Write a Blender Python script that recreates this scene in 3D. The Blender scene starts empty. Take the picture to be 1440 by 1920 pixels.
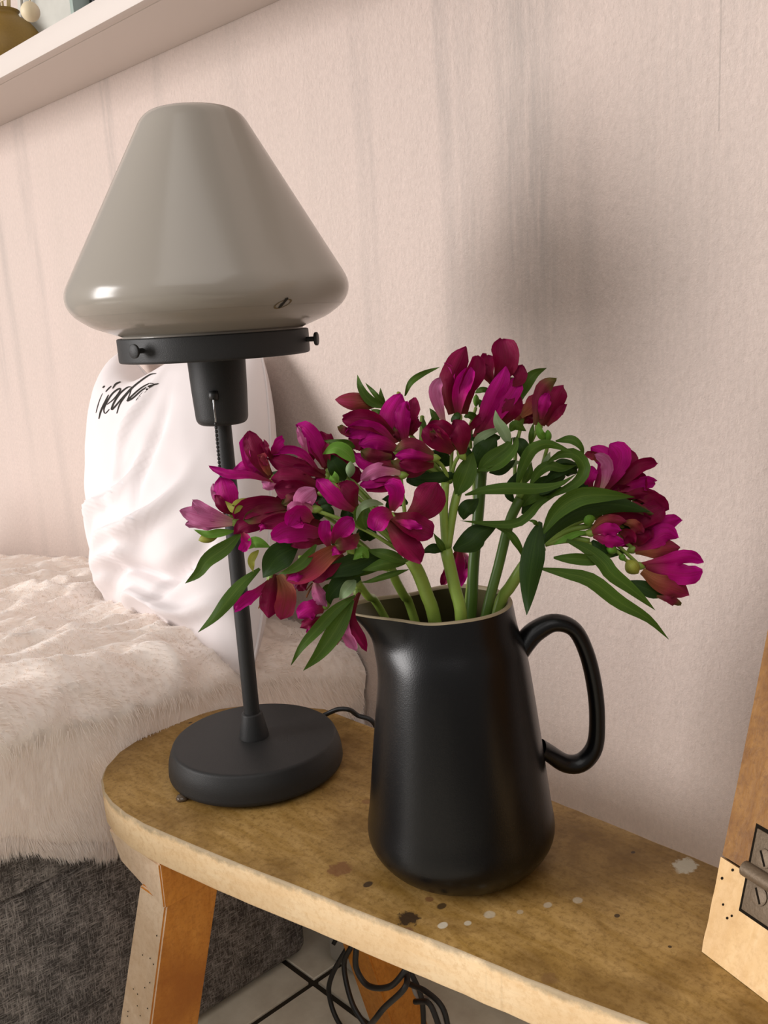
import bpy, bmesh, math, random
import numpy as np
from mathutils import Vector, Matrix, noise
from mathutils.bvhtree import BVHTree

# ------------------------------------------------------------------ camera
F, YAW, PITCH, ROLL = 1748.95, -0.8146, -0.2131, -0.0589      # focal length in pixels of a 1440x1920 frame
CAM = Vector((0.7122, -0.6188, 0.4328))
cy_, sy_, cp_, sp_ = math.cos(YAW), math.sin(YAW), math.cos(PITCH), math.sin(PITCH)
FWD = Vector((sy_*cp_, cy_*cp_, sp_))
R0 = Vector((cy_, -sy_, 0)); U0 = R0.cross(FWD)
RIGHT = math.cos(ROLL)*R0 + math.sin(ROLL)*U0
UP = -math.sin(ROLL)*R0 + math.cos(ROLL)*U0
scn = bpy.context.scene
COL = scn.collection
cd = bpy.data.cameras.new('camera'); cam = bpy.data.objects.new('camera', cd); COL.objects.link(cam)
cd.sensor_fit = 'VERTICAL'; cd.sensor_height = 24; cd.lens = F/1920*24; cd.clip_start = .01; cd.clip_end = 50
M = Matrix((RIGHT, UP, -FWD)).transposed().to_4x4(); M.translation = CAM
cam.matrix_world = M
scn.camera = cam

# ------------------------------------------------------------------ light
scn.view_settings.view_transform = 'Standard'; scn.view_settings.look = 'None'
scn.view_settings.exposure = 0; scn.view_settings.gamma = 1
w = bpy.data.worlds.new('world'); scn.world = w; w.use_nodes = True
w.node_tree.nodes['Background'].inputs[0].default_value = (1.0, .93, .88, 1)
w.node_tree.nodes['Background'].inputs[1].default_value = .325
def area(name, loc, target, sx, sy, power, color):
    l = bpy.data.lights.new(name, 'AREA'); l.shape = 'RECTANGLE'; l.size = sx; l.size_y = sy; l.energy = power; l.color = color
    o = bpy.data.objects.new(name, l); COL.objects.link(o); o.location = loc
    o.rotation_euler = (Vector(target)-Vector(loc)).to_track_quat('-Z', 'Y').to_euler(); return o
area('window_daylight', (-3.1, -5.15, 1.3), (.0, 0, .2), 2.1, 3.3, 410, (1.0, .965, .955))
area('right_wall_fill', (1.35, -1.5, 2.3), (.5, .1, .1), 2.4, 2.4, 27, (1.0, .97, .94))  # unseen fill lamp, added to brighten the right of the wall and the bench

# ------------------------------------------------------------------ helpers
def ray(u, v): return FWD + RIGHT*((u-720)/F) - UP*((v-960)/F)
def onp(axis, u, v, val):
    d = ray(u, v); return CAM + d*((val-CAM[axis])/d[axis])
def onz(u, v, z=0.): return onp(2, u, v, z)
D0 = 0.687
def at(u, v, d=0.): return CAM + ray(u, v)*(D0 - d*.01)        # d: centimetres nearer than the jug's axis
def spline(pts, n=6):
    P = [Vector(p) for p in pts]
    if len(P) == 2: return [P[0].lerp(P[1], i/n) for i in range(n+1)]
    Q = [2*P[0]-P[1]]+P+[2*P[-1]-P[-2]]; o = []
    for i in range(1, len(Q)-2):
        a, b, c, e = Q[i-1:i+3]
        for k in range(n):
            t = k/n
            o.append(.5*((2*b)+(c-a)*t+(2*a-5*b+4*c-e)*t*t+(3*b-a-3*c+e)*t**3))
    return o+[P[-1]]
def resample(P, n):
    L = [0]
    for a, b in zip(P[:-1], P[1:]): L.append(L[-1]+(b-a).length)
    o = []; j = 0
    for i in range(n):
        s = L[-1]*i/(n-1)
        while j < len(L)-2 and L[j+1] < s: j += 1
        t = (s-L[j])/max(1e-9, L[j+1]-L[j]); o.append(P[j].lerp(P[j+1], min(1, t)))
    return o
def mesh(name, V, Fc, mats, parent=None, smooth=True, uv=None, idx=None, label=None, auto=None):
    me = bpy.data.meshes.new(name); me.from_pydata([tuple(v) for v in V], [], Fc)
    for m in (mats if isinstance(mats, (list, tuple)) else [mats]): me.materials.append(m)
    if uv is not None:
        l = me.uv_layers.new(name='UVMap')
        for lp in me.loops: l.data[lp.index].uv = uv[lp.vertex_index]
    if idx is not None: me.polygons.foreach_set('material_index', idx)
    if smooth: me.polygons.foreach_set('use_smooth', [True]*len(me.polygons))
    if auto is not None:
        me.set_sharp_from_angle(angle=math.radians(auto))
    me.update()
    o = bpy.data.objects.new(name, me); COL.objects.link(o)
    if parent: o.parent = parent
    if label: o['label'] = label
    return o
def tag(o, label, cat, group=None):
    o['label'] = label; o['category'] = cat
    if group: o['group'] = group
    return o
def thing(name, loc, label, cat, group=None):
    o = bpy.data.objects.new(name, None); o.empty_display_size = .02; COL.objects.link(o); o.location = loc
    tag(o, label, cat, group); return o
def put(o, root):                        # parent keeping the world-space coordinates of its mesh
    o.parent = root; o.matrix_parent_inverse = Matrix.Translation(root.location).inverted(); return o
def bevelled(name, bm, mats, width, seg, root=None, label=None, auto=40, idx=None):
    if width: bmesh.ops.bevel(bm, geom=bm.edges[:], offset=width, segments=seg, affect='EDGES', profile=.5)
    bmesh.ops.recalc_face_normals(bm, faces=bm.faces)
    me = bpy.data.meshes.new(name); bm.to_mesh(me); bm.free()
    for m in (mats if isinstance(mats, (list, tuple)) else [mats]): me.materials.append(m)
    me.polygons.foreach_set('use_smooth', [True]*len(me.polygons)); me.set_sharp_from_angle(angle=math.radians(auto))
    o = bpy.data.objects.new(name, me); COL.objects.link(o)
    if root: put(o, root)
    if label: o['label'] = label
    return o
def hexa(bm, B, T):                      # bottom quad, top quad
    vs = [bm.verts.new(p) for p in list(B)+list(T)]
    for f in ((3, 2, 1, 0), (4, 5, 6, 7), (0, 1, 5, 4), (1, 2, 6, 5), (2, 3, 7, 6), (3, 0, 4, 7)): bm.faces.new([vs[i] for i in f])
    return vs
def boxb(bm, x0, x1, y0, y1, z0, z1):
    return hexa(bm, [(x0, y0, z0), (x1, y0, z0), (x1, y1, z0), (x0, y1, z0)], [(x0, y0, z1), (x1, y0, z1), (x1, y1, z1), (x0, y1, z1)])
def lathe(prof, c=(0, 0), n=64, axis_fn=None):
    V, Fc, rings = [], [], []
    for r, z in prof:
        if r < 1e-5:
            rings.append([len(V)]); V.append(Vector((c[0], c[1], z)))
        else:
            rings.append(list(range(len(V), len(V)+n)))
            for i in range(n):
                a = 2*math.pi*i/n; V.append(Vector((c[0]+r*math.cos(a), c[1]+r*math.sin(a), z)))
    for A, B in zip(rings[:-1], rings[1:]):
        for i in range(n):
            j = (i+1) % n
            a = [A[0]] if len(A) == 1 else [A[i], A[j]]; b = [B[0]] if len(B) == 1 else [B[j], B[i]]
            f = a+b
            if len(f) > 2: Fc.append(f)
    if axis_fn: V = [axis_fn(v) for v in V]
    return V, Fc
def tube(P, rad, n=8, cap=True):
    V, Fc = [], []; P = [Vector(p) for p in P]; N = len(P); up = None
    for i, p in enumerate(P):
        t = (P[min(i+1, N-1)]-P[max(i-1, 0)]).normalized()
        if up is None: up = t.orthogonal().normalized()
        up = (up-t*up.dot(t)); up = up.normalized() if up.length > 1e-6 else t.orthogonal().normalized()
        s = t.cross(up); r = rad(i/(N-1)) if callable(rad) else rad
        for k in range(n):
            a = 2*math.pi*k/n; V.append(p+(up*math.cos(a)+s*math.sin(a))*r)
    for i in range(N-1):
        for k in range(n):
            a, b = i*n+k, i*n+(k+1) % n; Fc.append([a, b, b+n, a+n])
    if cap: Fc.append(list(range(n))[::-1]); Fc.append(list(range((N-1)*n, N*n)))
    return V, Fc
def join(parts):
    V, Fc = [], []
    for v, f in parts:
        k = len(V); V += list(v); Fc += [[i+k for i in q] for q in f]
    return V, Fc
def fillet(A, B, C, f, n=8):
    A, B, C = Vector(A), Vector(B), Vector(C); p0 = B+(A-B).normalized()*f; p2 = B+(C-B).normalized()*f
    return [tuple((1-t)**2*p0+2*t*(1-t)*B+t*t*p2) for t in [i/(n-1) for i in range(n)]]
def profile(corners, n=6):               # corners: (r, z, fillet)
    o = [corners[0][:2]]
    for i in range(1, len(corners)-1):
        r, z, f = corners[i]
        o += fillet(corners[i-1][:2], (r, z), corners[i+1][:2], f, n) if f else [(r, z)]
    return o+[corners[-1][:2]]

# ------------------------------------------------------------------ materials
class NT:
    def __init__(s, name):
        s.m = bpy.data.materials.new(name); s.m.use_nodes = True; s.t = s.m.node_tree; s.b = s.t.nodes['Principled BSDF']; s.out = s.t.nodes['Material Output']
    def n(s, typ, **k):
        d = s.t.nodes.new(typ)
        for a, v in k.items():
            if a.startswith('i_'):
                key = a[2:]; key = int(key) if key.isdigit() else key.replace('_', ' ')
                d.inputs[key].default_value = v
            else: setattr(d, a, v)
        return d
    def l(s, a, b): s.t.links.new(a, b)
    def math(s, op, a, b=None, clamp=False):
        d = s.n('ShaderNodeMath', operation=op, use_clamp=clamp)
        for i, x in enumerate((a, b)):
            if x is None: continue
            if isinstance(x, (int, float)): d.inputs[i].default_value = x
            else: s.l(x, d.inputs[i])
        return d.outputs[0]
    def mix(s, f, a, b, mode='MIX'):
        d = s.n('ShaderNodeMix', data_type='RGBA', blend_type=mode)
        for i, x in ((0, f), (6, a), (7, b)):
            if isinstance(x, (int, float)): d.inputs[i].default_value = x
            elif isinstance(x, tuple): d.inputs[i].default_value = x if len(x) == 4 else x+(1,)
            else: s.l(x, d.inputs[i])
        return d.outputs[2]
    def ramp(s, f, stops, interp='LINEAR'):
        d = s.n('ShaderNodeValToRGB'); d.color_ramp.interpolation = interp; e = d.color_ramp.elements
        e[0].position, e[1].position = stops[0][0], stops[-1][0]
        for p, c in stops[1:-1]: e.new(p)
        for el, (p, c) in zip(e, stops): el.color = (c, c, c, 1) if isinstance(c, (int, float)) else tuple(c)+(1,)
        s.l(f, d.inputs[0]); return d.outputs[0]
    def noise(s, vec, scale, detail=4, rough=.5, dist=0):
        d = s.n('ShaderNodeTexNoise'); d.inputs['Scale'].default_value = scale; d.inputs['Detail'].default_value = detail
        d.inputs['Roughness'].default_value = rough; d.inputs['Distortion'].default_value = dist
        if vec is not None: s.l(vec, d.inputs['Vector'])
        return d.outputs[0]
    def pos(s): return s.n('ShaderNodeNewGeometry').outputs['Position']
    def map(s, vec, sc=(1, 1, 1), loc=(0, 0, 0), rot=(0, 0, 0)):
        d = s.n('ShaderNodeMapping'); d.inputs['Scale'].default_value = sc; d.inputs['Location'].default_value = loc; d.inputs['Rotation'].default_value = rot
        s.l(vec, d.inputs[0]); return d.outputs[0]
    def bump(s, h, strength, dist=.001, prev=None):
        d = s.n('ShaderNodeBump'); d.inputs['Strength'].default_value = strength; d.inputs['Distance'].default_value = dist
        s.l(h, d.inputs['Height'])
        if prev: s.l(prev, d.inputs['Normal'])
        s.l(d.outputs[0], s.b.inputs['Normal']); return d.outputs[0]
    def col(s, c):
        if isinstance(c, tuple): s.b.inputs['Base Color'].default_value = c if len(c) == 4 else c+(1,)
        else: s.l(c, s.b.inputs['Base Color'])
    def set(s, rough=.5, spec=.5, metal=0.):
        s.b.inputs['Roughness'].default_value = rough; s.b.inputs['Specular IOR Level'].default_value = spec; s.b.inputs['Metallic'].default_value = metal

def m_wall():
    k = NT('wall_paint'); p = k.pos(); x = k.n('ShaderNodeSeparateXYZ'); k.l(p, x.inputs[0]); X, Z = x.outputs[0], x.outputs[2]
    wn = k.noise(k.map(p, (6, 6, 1.6)), 3, 3); X2 = k.math('ADD', X, k.math('MULTIPLY', k.math('SUBTRACT', wn, .5), .014))
    f = k.math('DIVIDE', k.math('ADD', X2, 1.3), 1.8)
    def streaks(L):                       # (x, half width, strength) of the grey runs
        pts = {}
        for xc, hw, a in L:
            for xx, v in ((xc-hw, 0), (xc-hw*.35, a), (xc+hw*.35, a), (xc+hw, 0)): pts[max(0, min(1, (xx+1.3)/1.8))] = v
        return sorted(pts.items())
    f1 = k.ramp(f, streaks([(-1.12, .022, .5), (-.985, .03, .6), (-.52, .012, .75), (-.108, .006, .55), (-.093, .006, .45), (.021, .012, .75), (.196, .012, .4)]))
    f2 = k.ramp(f, streaks([(-1.2, .03, .6), (-.668, .02, .6), (-.33, .03, .2), (.05, .03, .4), (.128, .05, .75), (.3, .09, .3)]))
    m1 = k.noise(k.map(p, (9, 9, 2.2)), 2.4, 4, .6); m1 = k.ramp(m1, [(.35, .15), (.62, 1)])
    m2 = k.noise(k.map(p, (60, 60, 4)), 2, 5, .65); m2 = k.ramp(m2, [(.36, .1), (.6, 1.)])
    hz = k.ramp(k.math('DIVIDE', k.math('ADD', Z, .4), 1.6), [(0, .12), (.42, .2), (.56, .85), (1, 1)])
    s = k.math('ADD', k.math('MULTIPLY', k.math('MULTIPLY', f1, m1), k.math('ADD', k.math('MULTIPLY', hz, .7), .3)), k.math('MULTIPLY', k.math('MULTIPLY', f2, m2), hz), True)
    fine = k.noise(k.map(p, (1, 1, .5)), 260, 3, .7); blot = k.noise(k.map(p, (3, 3, 1)), 2.2, 4, .6)
    base = k.mix(k.ramp(blot, [(.35, 0), (.7, 1)]), (.66, .545, .49), (.62, .52, .465))
    base = k.mix(k.math('MULTIPLY', k.ramp(fine, [(.35, 0), (.68, 1)]), .38), base, (.47, .39, .35))
    c = k.mix(k.math('MULTIPLY', s, .66), base, (.33, .30, .28))
    seam = k.math('MULTIPLY', k.math('LESS_THAN', k.math('ABSOLUTE', k.math('SUBTRACT', X, .3235)), .0008), k.math('GREATER_THAN', Z, .56))
    c = k.mix(k.math('MULTIPLY', seam, .28), c, (.2, .18, .16))
    k.col(c); k.set(.85, .15)
    b = k.bump(k.noise(k.map(p, (1, 1, .7)), 150, 6, .75), .8, .0028); k.bump(k.noise(k.map(p, (2, 1, .5)), 14, 4), .35, .004, b)
    return k.m
def m_plain(name, c, rough=.5, spec=.5, metal=0, noisy=0, scale=400, bump=0, bscale=300):
    k = NT(name)
    if noisy: k.col(k.mix(k.math('MULTIPLY', k.noise(k.pos(), scale, 3, .7), noisy), c, tuple(min(1, x*2.2+.004) for x in c)))
    else: k.col(c)
    k.set(rough, spec, metal)
    if bump: k.bump(k.noise(k.pos(), bscale, 3), bump, .0006)
    return k.m
def m_wood(name, c1, c2, c3, sc=(1.5, 12, 12), rough=.6, spots=(), holes=0, spec=.3, grime=0, blotch=.85):
    k = NT(name); p = k.pos()
    g = k.noise(k.map(p, sc), 9, 6, .62, .6); bl = k.noise(p, 9, 6, .6, .5); sp = k.noise(p, 190, 3, .75)
    c = k.mix(k.ramp(g, [(.3, 0), (.72, 1)]), c1, c2)
    c = k.mix(k.ramp(bl, [(.45, 0), (.68, blotch)]), c, c3)
    c = k.mix(k.math('MULTIPLY', k.ramp(sp, [(.46, 0), (.7, 1)]), .55), c, c3)
    if grime:
        zz = k.n('ShaderNodeSeparateXYZ'); k.l(p, zz.inputs[0]); gz = k.math('ADD', k.math('DIVIDE', zz.outputs[2], .0065), k.math('MULTIPLY', k.math('SUBTRACT', k.noise(p, 55, 5, .7), .5), 2.4))
        c = k.mix(k.math('MULTIPLY', k.ramp(k.math('ADD', gz, 1.), [(.1, 0), (.8, 1)]), .75), c, (.30, .24, .155))
        vv = k.noise(k.map(p, (22, 22, 1.5)), 3, 3, .6); c = k.mix(k.math('MULTIPLY', k.ramp(vv, [(.66, 0), (.74, 1)]), .35), c, (.42, .30, .17))
    if holes:
        v = k.n('ShaderNodeTexVoronoi'); v.inputs['Scale'].default_value = 34; k.l(p, v.inputs['Vector'])
        msk = k.math('MULTIPLY', k.math('LESS_THAN', v.outputs['Distance'], .06), k.math('GREATER_THAN', k.noise(p, 12, 2), holes))
        c = k.mix(msk, c, (.05, .025, .01))
    if spots:
        wob = k.math('MULTIPLY', k.math('SUBTRACT', k.noise(p, 190, 4, .7), .5), 1.5)
        x = k.n('ShaderNodeSeparateXYZ'); k.l(p, x.inputs[0])
        for sx, sy, rx, ry, colr, amt in spots:
            dx = k.math('DIVIDE', k.math('SUBTRACT', x.outputs[0], sx), rx); dy = k.math('DIVIDE', k.math('SUBTRACT', x.outputs[1], sy), ry)
            r = k.math('ADD', k.math('SQRT', k.math('ADD', k.math('MULTIPLY', dx, dx), k.math('MULTIPLY', dy, dy))), k.math('MULTIPLY', wob, 1.15 if rx > .005 else .3 if rx > .003 else .1))
            c = k.mix(k.math('MULTIPLY', k.ramp(r, [(.75, 1), (1.1, 0)]), amt), c, colr)
    k.col(c); k.set(rough, spec); k.bump(g, .25, .0015, k.bump(sp, .2, .0006)); return k.m
WORN = (.27, .135, .045); DARK = (.028, .014, .006); LIMEY = (.52, .47, .37)
spots = []
for (u, v, a, b, c, t) in [(765, 1722, 26, 12, DARK, .95), (690, 1658, 8, 7, DARK, .9), (828, 1699, 9, 7, DARK, .85), (638, 1630, 26, 14, (.15, .055, .02), .75),
                           (805, 1686, 12, 4, (.14, .05, .02), .7), (765, 1745, 14, 6, (.12, .05, .03), .6), (830, 1735, 10, 7, LIMEY, .8), (877, 1731, 8, 5, LIMEY, .65), (918, 1715, 14, 7, LIMEY, .55),
                           (975, 1710, 8, 4, LIMEY, .4), (1027, 1697, 9, 6, LIMEY, .5), (1083, 1688, 12, 6, LIMEY, .5), (1285, 1623, 24, 15, (.50, .46, .36), .85), (1157, 1717, 6, 4, DARK, .9),
                           (1187, 1598, 4, 3, DARK, .9), (1256, 1775, 3, 2, DARK, .9), (688, 1503, 12, 5, (.2, .08, .03), .6), (357, 1355, 3, 2, DARK, .9), (1030, 1835, 24, 9, (.16, .08, .03), .5)]:
    P = onz(u, v); Q = onz(u+a, v); S = onz(u, v+b)
    spots.append((P.x, P.y, max(.0015, ((Q-P).length+(S-P).length*.5)*.62), max(.0015, (S-P).length*.8+(Q-P).length*.3), c, t))
M_WALL = m_wall()
M_TOP = m_wood('worn_bench_top', (.285, .160, .034), (.47, .295, .105), (.115, .053, .007), (2.2, 9, 9), .5, spots, spec=.28)
M_EDGE = m_wood('pale_bench_edge', (.84, .60, .34), (.88, .68, .43), (.66, .42, .20), (2, 10, 14), .6, holes=.62, grime=1, blotch=.5)
M_LEG = m_wood('orange_stained_wood', (.56, .21, .025), (.68, .29, .05), (.38, .12, .015), (14, 14, 2), .5)
M_LEGP = m_wood('pale_leg_wood', (.80, .60, .42), (.86, .68, .50), (.62, .42, .25), (14, 14, 2), .6, holes=.5)
M_PANEL = m_wood('pale_panel_wood', (.68, .44, .20), (.77, .54, .29), (.55, .33, .14), (14, 14, 2), .6, holes=.56)
M_PANELB = m_wood('honey_panel_wood', (.19, .075, .008), (.30, .140, .026), (.12, .042, .005), (14, 14, 2), .5)
M_LAMP = m_plain('charcoal_powder_coat', (.016, .016, .016), .5, .35, 0, .35, 1500, .35, 1500)
M_JUG = m_plain('matt_black_glaze', (.0010, .0010, .0014), .30, .36, 0, .25, 900, .12, 900)
M_JUGIN = m_plain('olive_inner_glaze', (.085, .072, .03), .4, .5)
M_RIM = m_plain('bare_clay_rim', (.30, .24, .15), .6, .3)
M_WHITE = m_plain('white_shelf_foil', (.60, .535, .49), .5, .3)
M_BLACK = m_plain('black_rubber', (.01, .01, .01), .45, .5)
M_GREYC = m_plain('grey_cable_sheath', (.30, .29, .27), .5, .4)
M_IRON = m_plain('old_iron', (.115, .082, .052), .55, .4, .35, .5, 500, .5, 500)
M_SLOT = m_plain('dark_gap', (.01, .007, .004), .9, .1)
M_INK = m_plain('black_fabric_print', (.035, .032, .028), .8, .1)

def m_glass():
    k = NT('opal_glass'); k.col((.31, .28, .24)); k.set(.20, .45); k.b.inputs['Coat Weight'].default_value = .0; k.b.inputs['Coat Roughness'].default_value = .08
    k.b.inputs['Subsurface Weight'].default_value = .0
    return k.m
M_GLASS = m_glass()
def m_fabric():
    k = NT('white_cotton'); p = k.pos(); k.col((.76, .70, .695)); k.set(.9, .1)
    k.b.inputs['Sheen Weight'].default_value = .15
    k.bump(k.noise(p, 900, 2), .15, .0004); return k.m
M_COTTON = m_fabric()
def m_fur(name, c1, c2, tr=.35):
    k = NT(name); p = k.pos(); k.col(k.mix(k.ramp(k.noise(k.map(p, (1, 1, 1)), 28, 4, .6), [(.35, 0), (.7, 1)]), c1, c2)); k.set(.9, .1)
    k.b.inputs['Sheen Weight'].default_value = .3
    t = k.n('ShaderNodeBsdfTranslucent'); t.inputs[0].default_value = c1+(1,); mx = k.n('ShaderNodeMixShader'); mx.inputs[0].default_value = tr
    k.l(k.b.outputs[0], mx.inputs[1]); k.l(t.outputs[0], mx.inputs[2]); k.l(mx.outputs[0], k.out.inputs[0])
    return k.m
M_FUR = m_fur('cream_fleece', (.97, .90, .84), (.95, .86, .79)); M_SKIN = m_fur('fleece_underlayer', (.95, .86, .79), (.92, .82, .74), 0.)
def m_sofa():
    k = NT('heather_grey_upholstery'); p = k.pos()
    a = k.noise(k.map(p, (1, 1, 9)), 110, 3, .7); b = k.noise(k.map(p, (1, 9, 1)), 110, 3, .7); c = k.noise(p, 40, 3, .6)
    h = k.math('MAXIMUM', a, b)
    k.col(k.mix(k.ramp(k.math('ADD', k.math('MULTIPLY', h, .8), k.math('MULTIPLY', c, .25)), [(.5, 0), (.72, 1)]), (.08, .073, .068), (.60, .55, .51))); k.set(.95, .1)
    k.bump(h, .8, .002); return k.m
M_SOFA = m_sofa()
def m_petal(name, base, tip, throat, streak, tr=.25, greentip=0., throat_end=.4):
    k = NT(name); uv = k.n('ShaderNodeTexCoord').outputs['UV']; x = k.n('ShaderNodeSeparateXYZ'); k.l(uv, x.inputs[0]); U, T = x.outputs[0], x.outputs[1]
    c = k.mix(k.ramp(T, [(.3, 0), (.95, 1)]), base, tip)
    c = k.mix(k.ramp(T, [(0, 1), (throat_end, 0)]), c, throat)
    mid = k.ramp(k.math('ABSOLUTE', k.math('SUBTRACT', U, .5)), [(0, .55), (.13, 0)])
    vein = k.noise(k.map(uv, (22, .8, 1)), 2.2, 3, .6)
    c = k.mix(k.math('MULTIPLY', k.ramp(vein, [(.42, 0), (.62, 1)]), .65), c, streak)
    c = k.mix(k.math('MULTIPLY', mid, .5), c, streak)
    if greentip: c = k.mix(k.math('MULTIPLY', k.ramp(T, [(.72, 0), (.98, 1)]), greentip), c, (.12, .13, .03))
    k.col(c); k.set(.45, .16); k.bump(vein, .4, .0012)
    t = k.n('ShaderNodeBsdfTranslucent'); k.l(c, t.inputs[0]); mx = k.n('ShaderNodeMixShader'); mx.inputs[0].default_value = tr
    k.l(k.b.outputs[0], mx.inputs[1]); k.l(t.outputs[0], mx.inputs[2]); k.l(mx.outputs[0], k.out.inputs[0]); return k.m
MP = {
 'm': m_petal('magenta_petal', (.40, .001, .14), (.50, .002, .26), (.22, .05, .03), (.26, .002, .06)),
 'd': m_petal('shaded_magenta_petal', (.175, .0006, .026), (.22, .0008, .055), (.13, .03, .015), (.13, .001, .02)),  # magenta petals lying in shade, the shade put into the colour
 'p': m_petal('pale_pink_petal', (.60, .15, .33), (.50, .18, .34), (.60, .40, .28), (.40, .05, .17)),
 'b': m_petal('bronze_petal', (.30, .045, .04), (.30, .01, .08), (.34, .15, .06), (.17, .03, .015), throat_end=.6),
 'g': m_petal('green_tipped_petal', (.22, .004, .05), (.16, .03, .03), (.15, .10, .03), (.12, .01, .02), greentip=.85),
}
def m_leaf(name, a, b, vein):
    k = NT(name); uv = k.n('ShaderNodeTexCoord').outputs['UV']; x = k.n('ShaderNodeSeparateXYZ'); k.l(uv, x.inputs[0])
    v = k.noise(k.map(uv, (30, .6, 1)), 2, 2, .5)
    c = k.mix(k.noise(k.pos(), 40, 3), a, b); c = k.mix(k.math('MULTIPLY', k.ramp(v, [(.45, 0), (.6, 1)]), .4), c, vein)
    c = k.mix(k.ramp(k.math('ABSOLUTE', k.math('SUBTRACT', x.outputs[0], .5)), [(0, .6), (.05, 0)]), c, vein)
    k.col(c); k.set(.42, .22); k.bump(v, .35, .001)
    t = k.n('ShaderNodeBsdfTranslucent'); k.l(c, t.inputs[0]); mx = k.n('ShaderNodeMixShader'); mx.inputs[0].default_value = .22
    k.l(k.b.outputs[0], mx.inputs[1]); k.l(t.outputs[0], mx.inputs[2]); k.l(mx.outputs[0], k.out.inputs[0]); return k.m
ML = {'g': m_leaf('leaf_green', (.028, .075, .005), (.058, .115, .008), (.11, .175, .024)),
      'l': m_leaf('bright_leaf_green', (.10, .26, .02), (.14, .30, .035), (.2, .34, .07)),
      's': m_leaf('silvery_leaf_underside', (.17, .26, .11), (.25, .34, .18), (.32, .40, .24)),
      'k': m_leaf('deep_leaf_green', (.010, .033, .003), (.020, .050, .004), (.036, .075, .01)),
      'y': m_leaf('yellow_green', (.27, .30, .035), (.33, .30, .05), (.38, .40, .10))}
M_STEM = m_plain('stem_green', (.17, .25, .04), .4, .4, 0, .25, 120)
M_STEMD = m_plain('dark_stem_green', (.055, .105, .014), .4, .4, 0, .25, 120)

# ------------------------------------------------------------------ the room
HB = .40            # bench height: the floor lies at z = -HB, the bench top at z = 0
WY = .15            # face of the wall
def struct(o): o['kind'] = 'structure'; return o
bm = bmesh.new(); boxb(bm, -3.2, 2.4, WY, WY+.1, -HB-.02, 2.1); struct(bevelled('wall_back', bm, M_WALL, 0, 1))
def m_tile():
    k = NT('beige_floor_tile'); p = k.pos(); k.col(k.mix(k.ramp(k.noise(p, 30, 5, .6), [(.35, 0), (.7, 1)]), (.86, .82, .68), (.72, .67, .54))); k.set(.45, .4); return k.m
M_TILE = m_tile(); M_GROUT = m_plain('dark_grout', (.045, .038, .028), .9, .1)
bm = bmesh.new(); boxb(bm, -3.2, 2.4, -3.2, WY, -HB-.03, -HB-.003); floor = struct(bevelled('floor', bm, M_GROUT, 0, 1))
TS = .30; tile_me = None
for i in range(-6, 5):
    for j in range(-8, 1):
        x0 = -.13+TS*i; y0 = .003+TS*j; y1 = min(y0+TS, WY-.001)
        bm = bmesh.new(); boxb(bm, x0+.004, x0+TS-.004, y0+.004, y1-.004, -HB-.012, -HB)
        t = bevelled('tile', bm, M_TILE, .0012, 1); t.parent = floor
bm = bmesh.new(); boxb(bm, -3.2, 2.4, .131, WY, -HB, -HB+.062); struct(bevelled('baseboard_back', bm, m_plain('painted_baseboard', (.40, .37, .30), .5, .3), .002, 2))

# wall shelf
SZ, SY = .799, .018
shelf = thing('wall_shelf', (-1.1, .08, SZ), 'long white picture ledge fixed on the wall above the lamp', 'shelf')
bm = bmesh.new(); boxb(bm, -2.6, .30, SY+.016, WY, SZ, SZ+.016); bevelled('shelf_board', bm, M_WHITE, .0008, 1, shelf)
bm = bmesh.new(); boxb(bm, -2.6, .30, SY, SY+.0155, SZ, SZ+.029); bevelled('front_lip', bm, M_WHITE, .001, 2, shelf)

# things on the shelf
ZT = SZ+.0161
vc = onp(1, 10, 70, .085); vx = vc.x
M_OCHRE = m_plain('ochre_brown_glaze', (.20, .115, .018), .5, .4, 0, .3, 300)
V, Fc = lathe([(0, ZT), (.045, ZT), (.062, ZT+.02), (.068, ZT+.045), (.060, ZT+.074), (.042, ZT+.094), (.026, ZT+.104), (.024, ZT+.110), (.027, ZT+.113), (.022, ZT+.111), (.02, ZT+.10), (0, ZT+.095)], (vx, .085), 40)
vase = tag(mesh('vase', V, Fc, M_OCHRE), 'round ochre brown vase standing on the white wall shelf', 'vase')
st = thing('dried_stems', (vx, .085, ZT+.1), 'pale dried stems with a cord standing in the ochre vase', 'dried stems')
M_STRAW = m_plain('straw', (.52, .40, .20), .7, .2)
random.seed(4)
for i in range(6):
    a = i*1.05+.4; b = Vector((vx+.010*math.cos(a), .085+.010*math.sin(a), ZT+.097)); e = b+Vector((.03*math.cos(a)+.015, .02*math.sin(a)-.01, .17))
    V, Fc = tube(spline([b, b.lerp(e, .5)+Vector((.004, 0, 0)), e], 5), .0018, 6); put(mesh('dried_stem', V, Fc, M_STRAW), st)
bead = onp(1, 57, 22, .085-.072); M_BEAD = m_plain('pale_wood_bead', (.66, .56, .38), .5, .3)
bt = thing('bead_garland', bead, 'pale round wooden bead hanging on a thin cord against the ochre vase', 'ornament')
V, Fc = lathe([(.0001, -.0128)]+[(.0128*math.sin(math.pi*i/12), -.0128*math.cos(math.pi*i/12)) for i in range(1, 12)]+[(.0001, .0128)], (0, 0), 24)
V = [v+bead for v in V]; put(mesh('bead', V, Fc, M_BEAD), bt)
V, Fc = tube(spline([bead+Vector((0, 0, .012)), bead+Vector((-.004, .012, .035)), Vector((vx+.012, .07, ZT+.116)), Vector((vx, .085, ZT+.108))], 6), .0011, 6); put(mesh('cord', V, Fc, M_BEAD), bt)
fl = onp(1, 143, 22, .11).x
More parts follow.
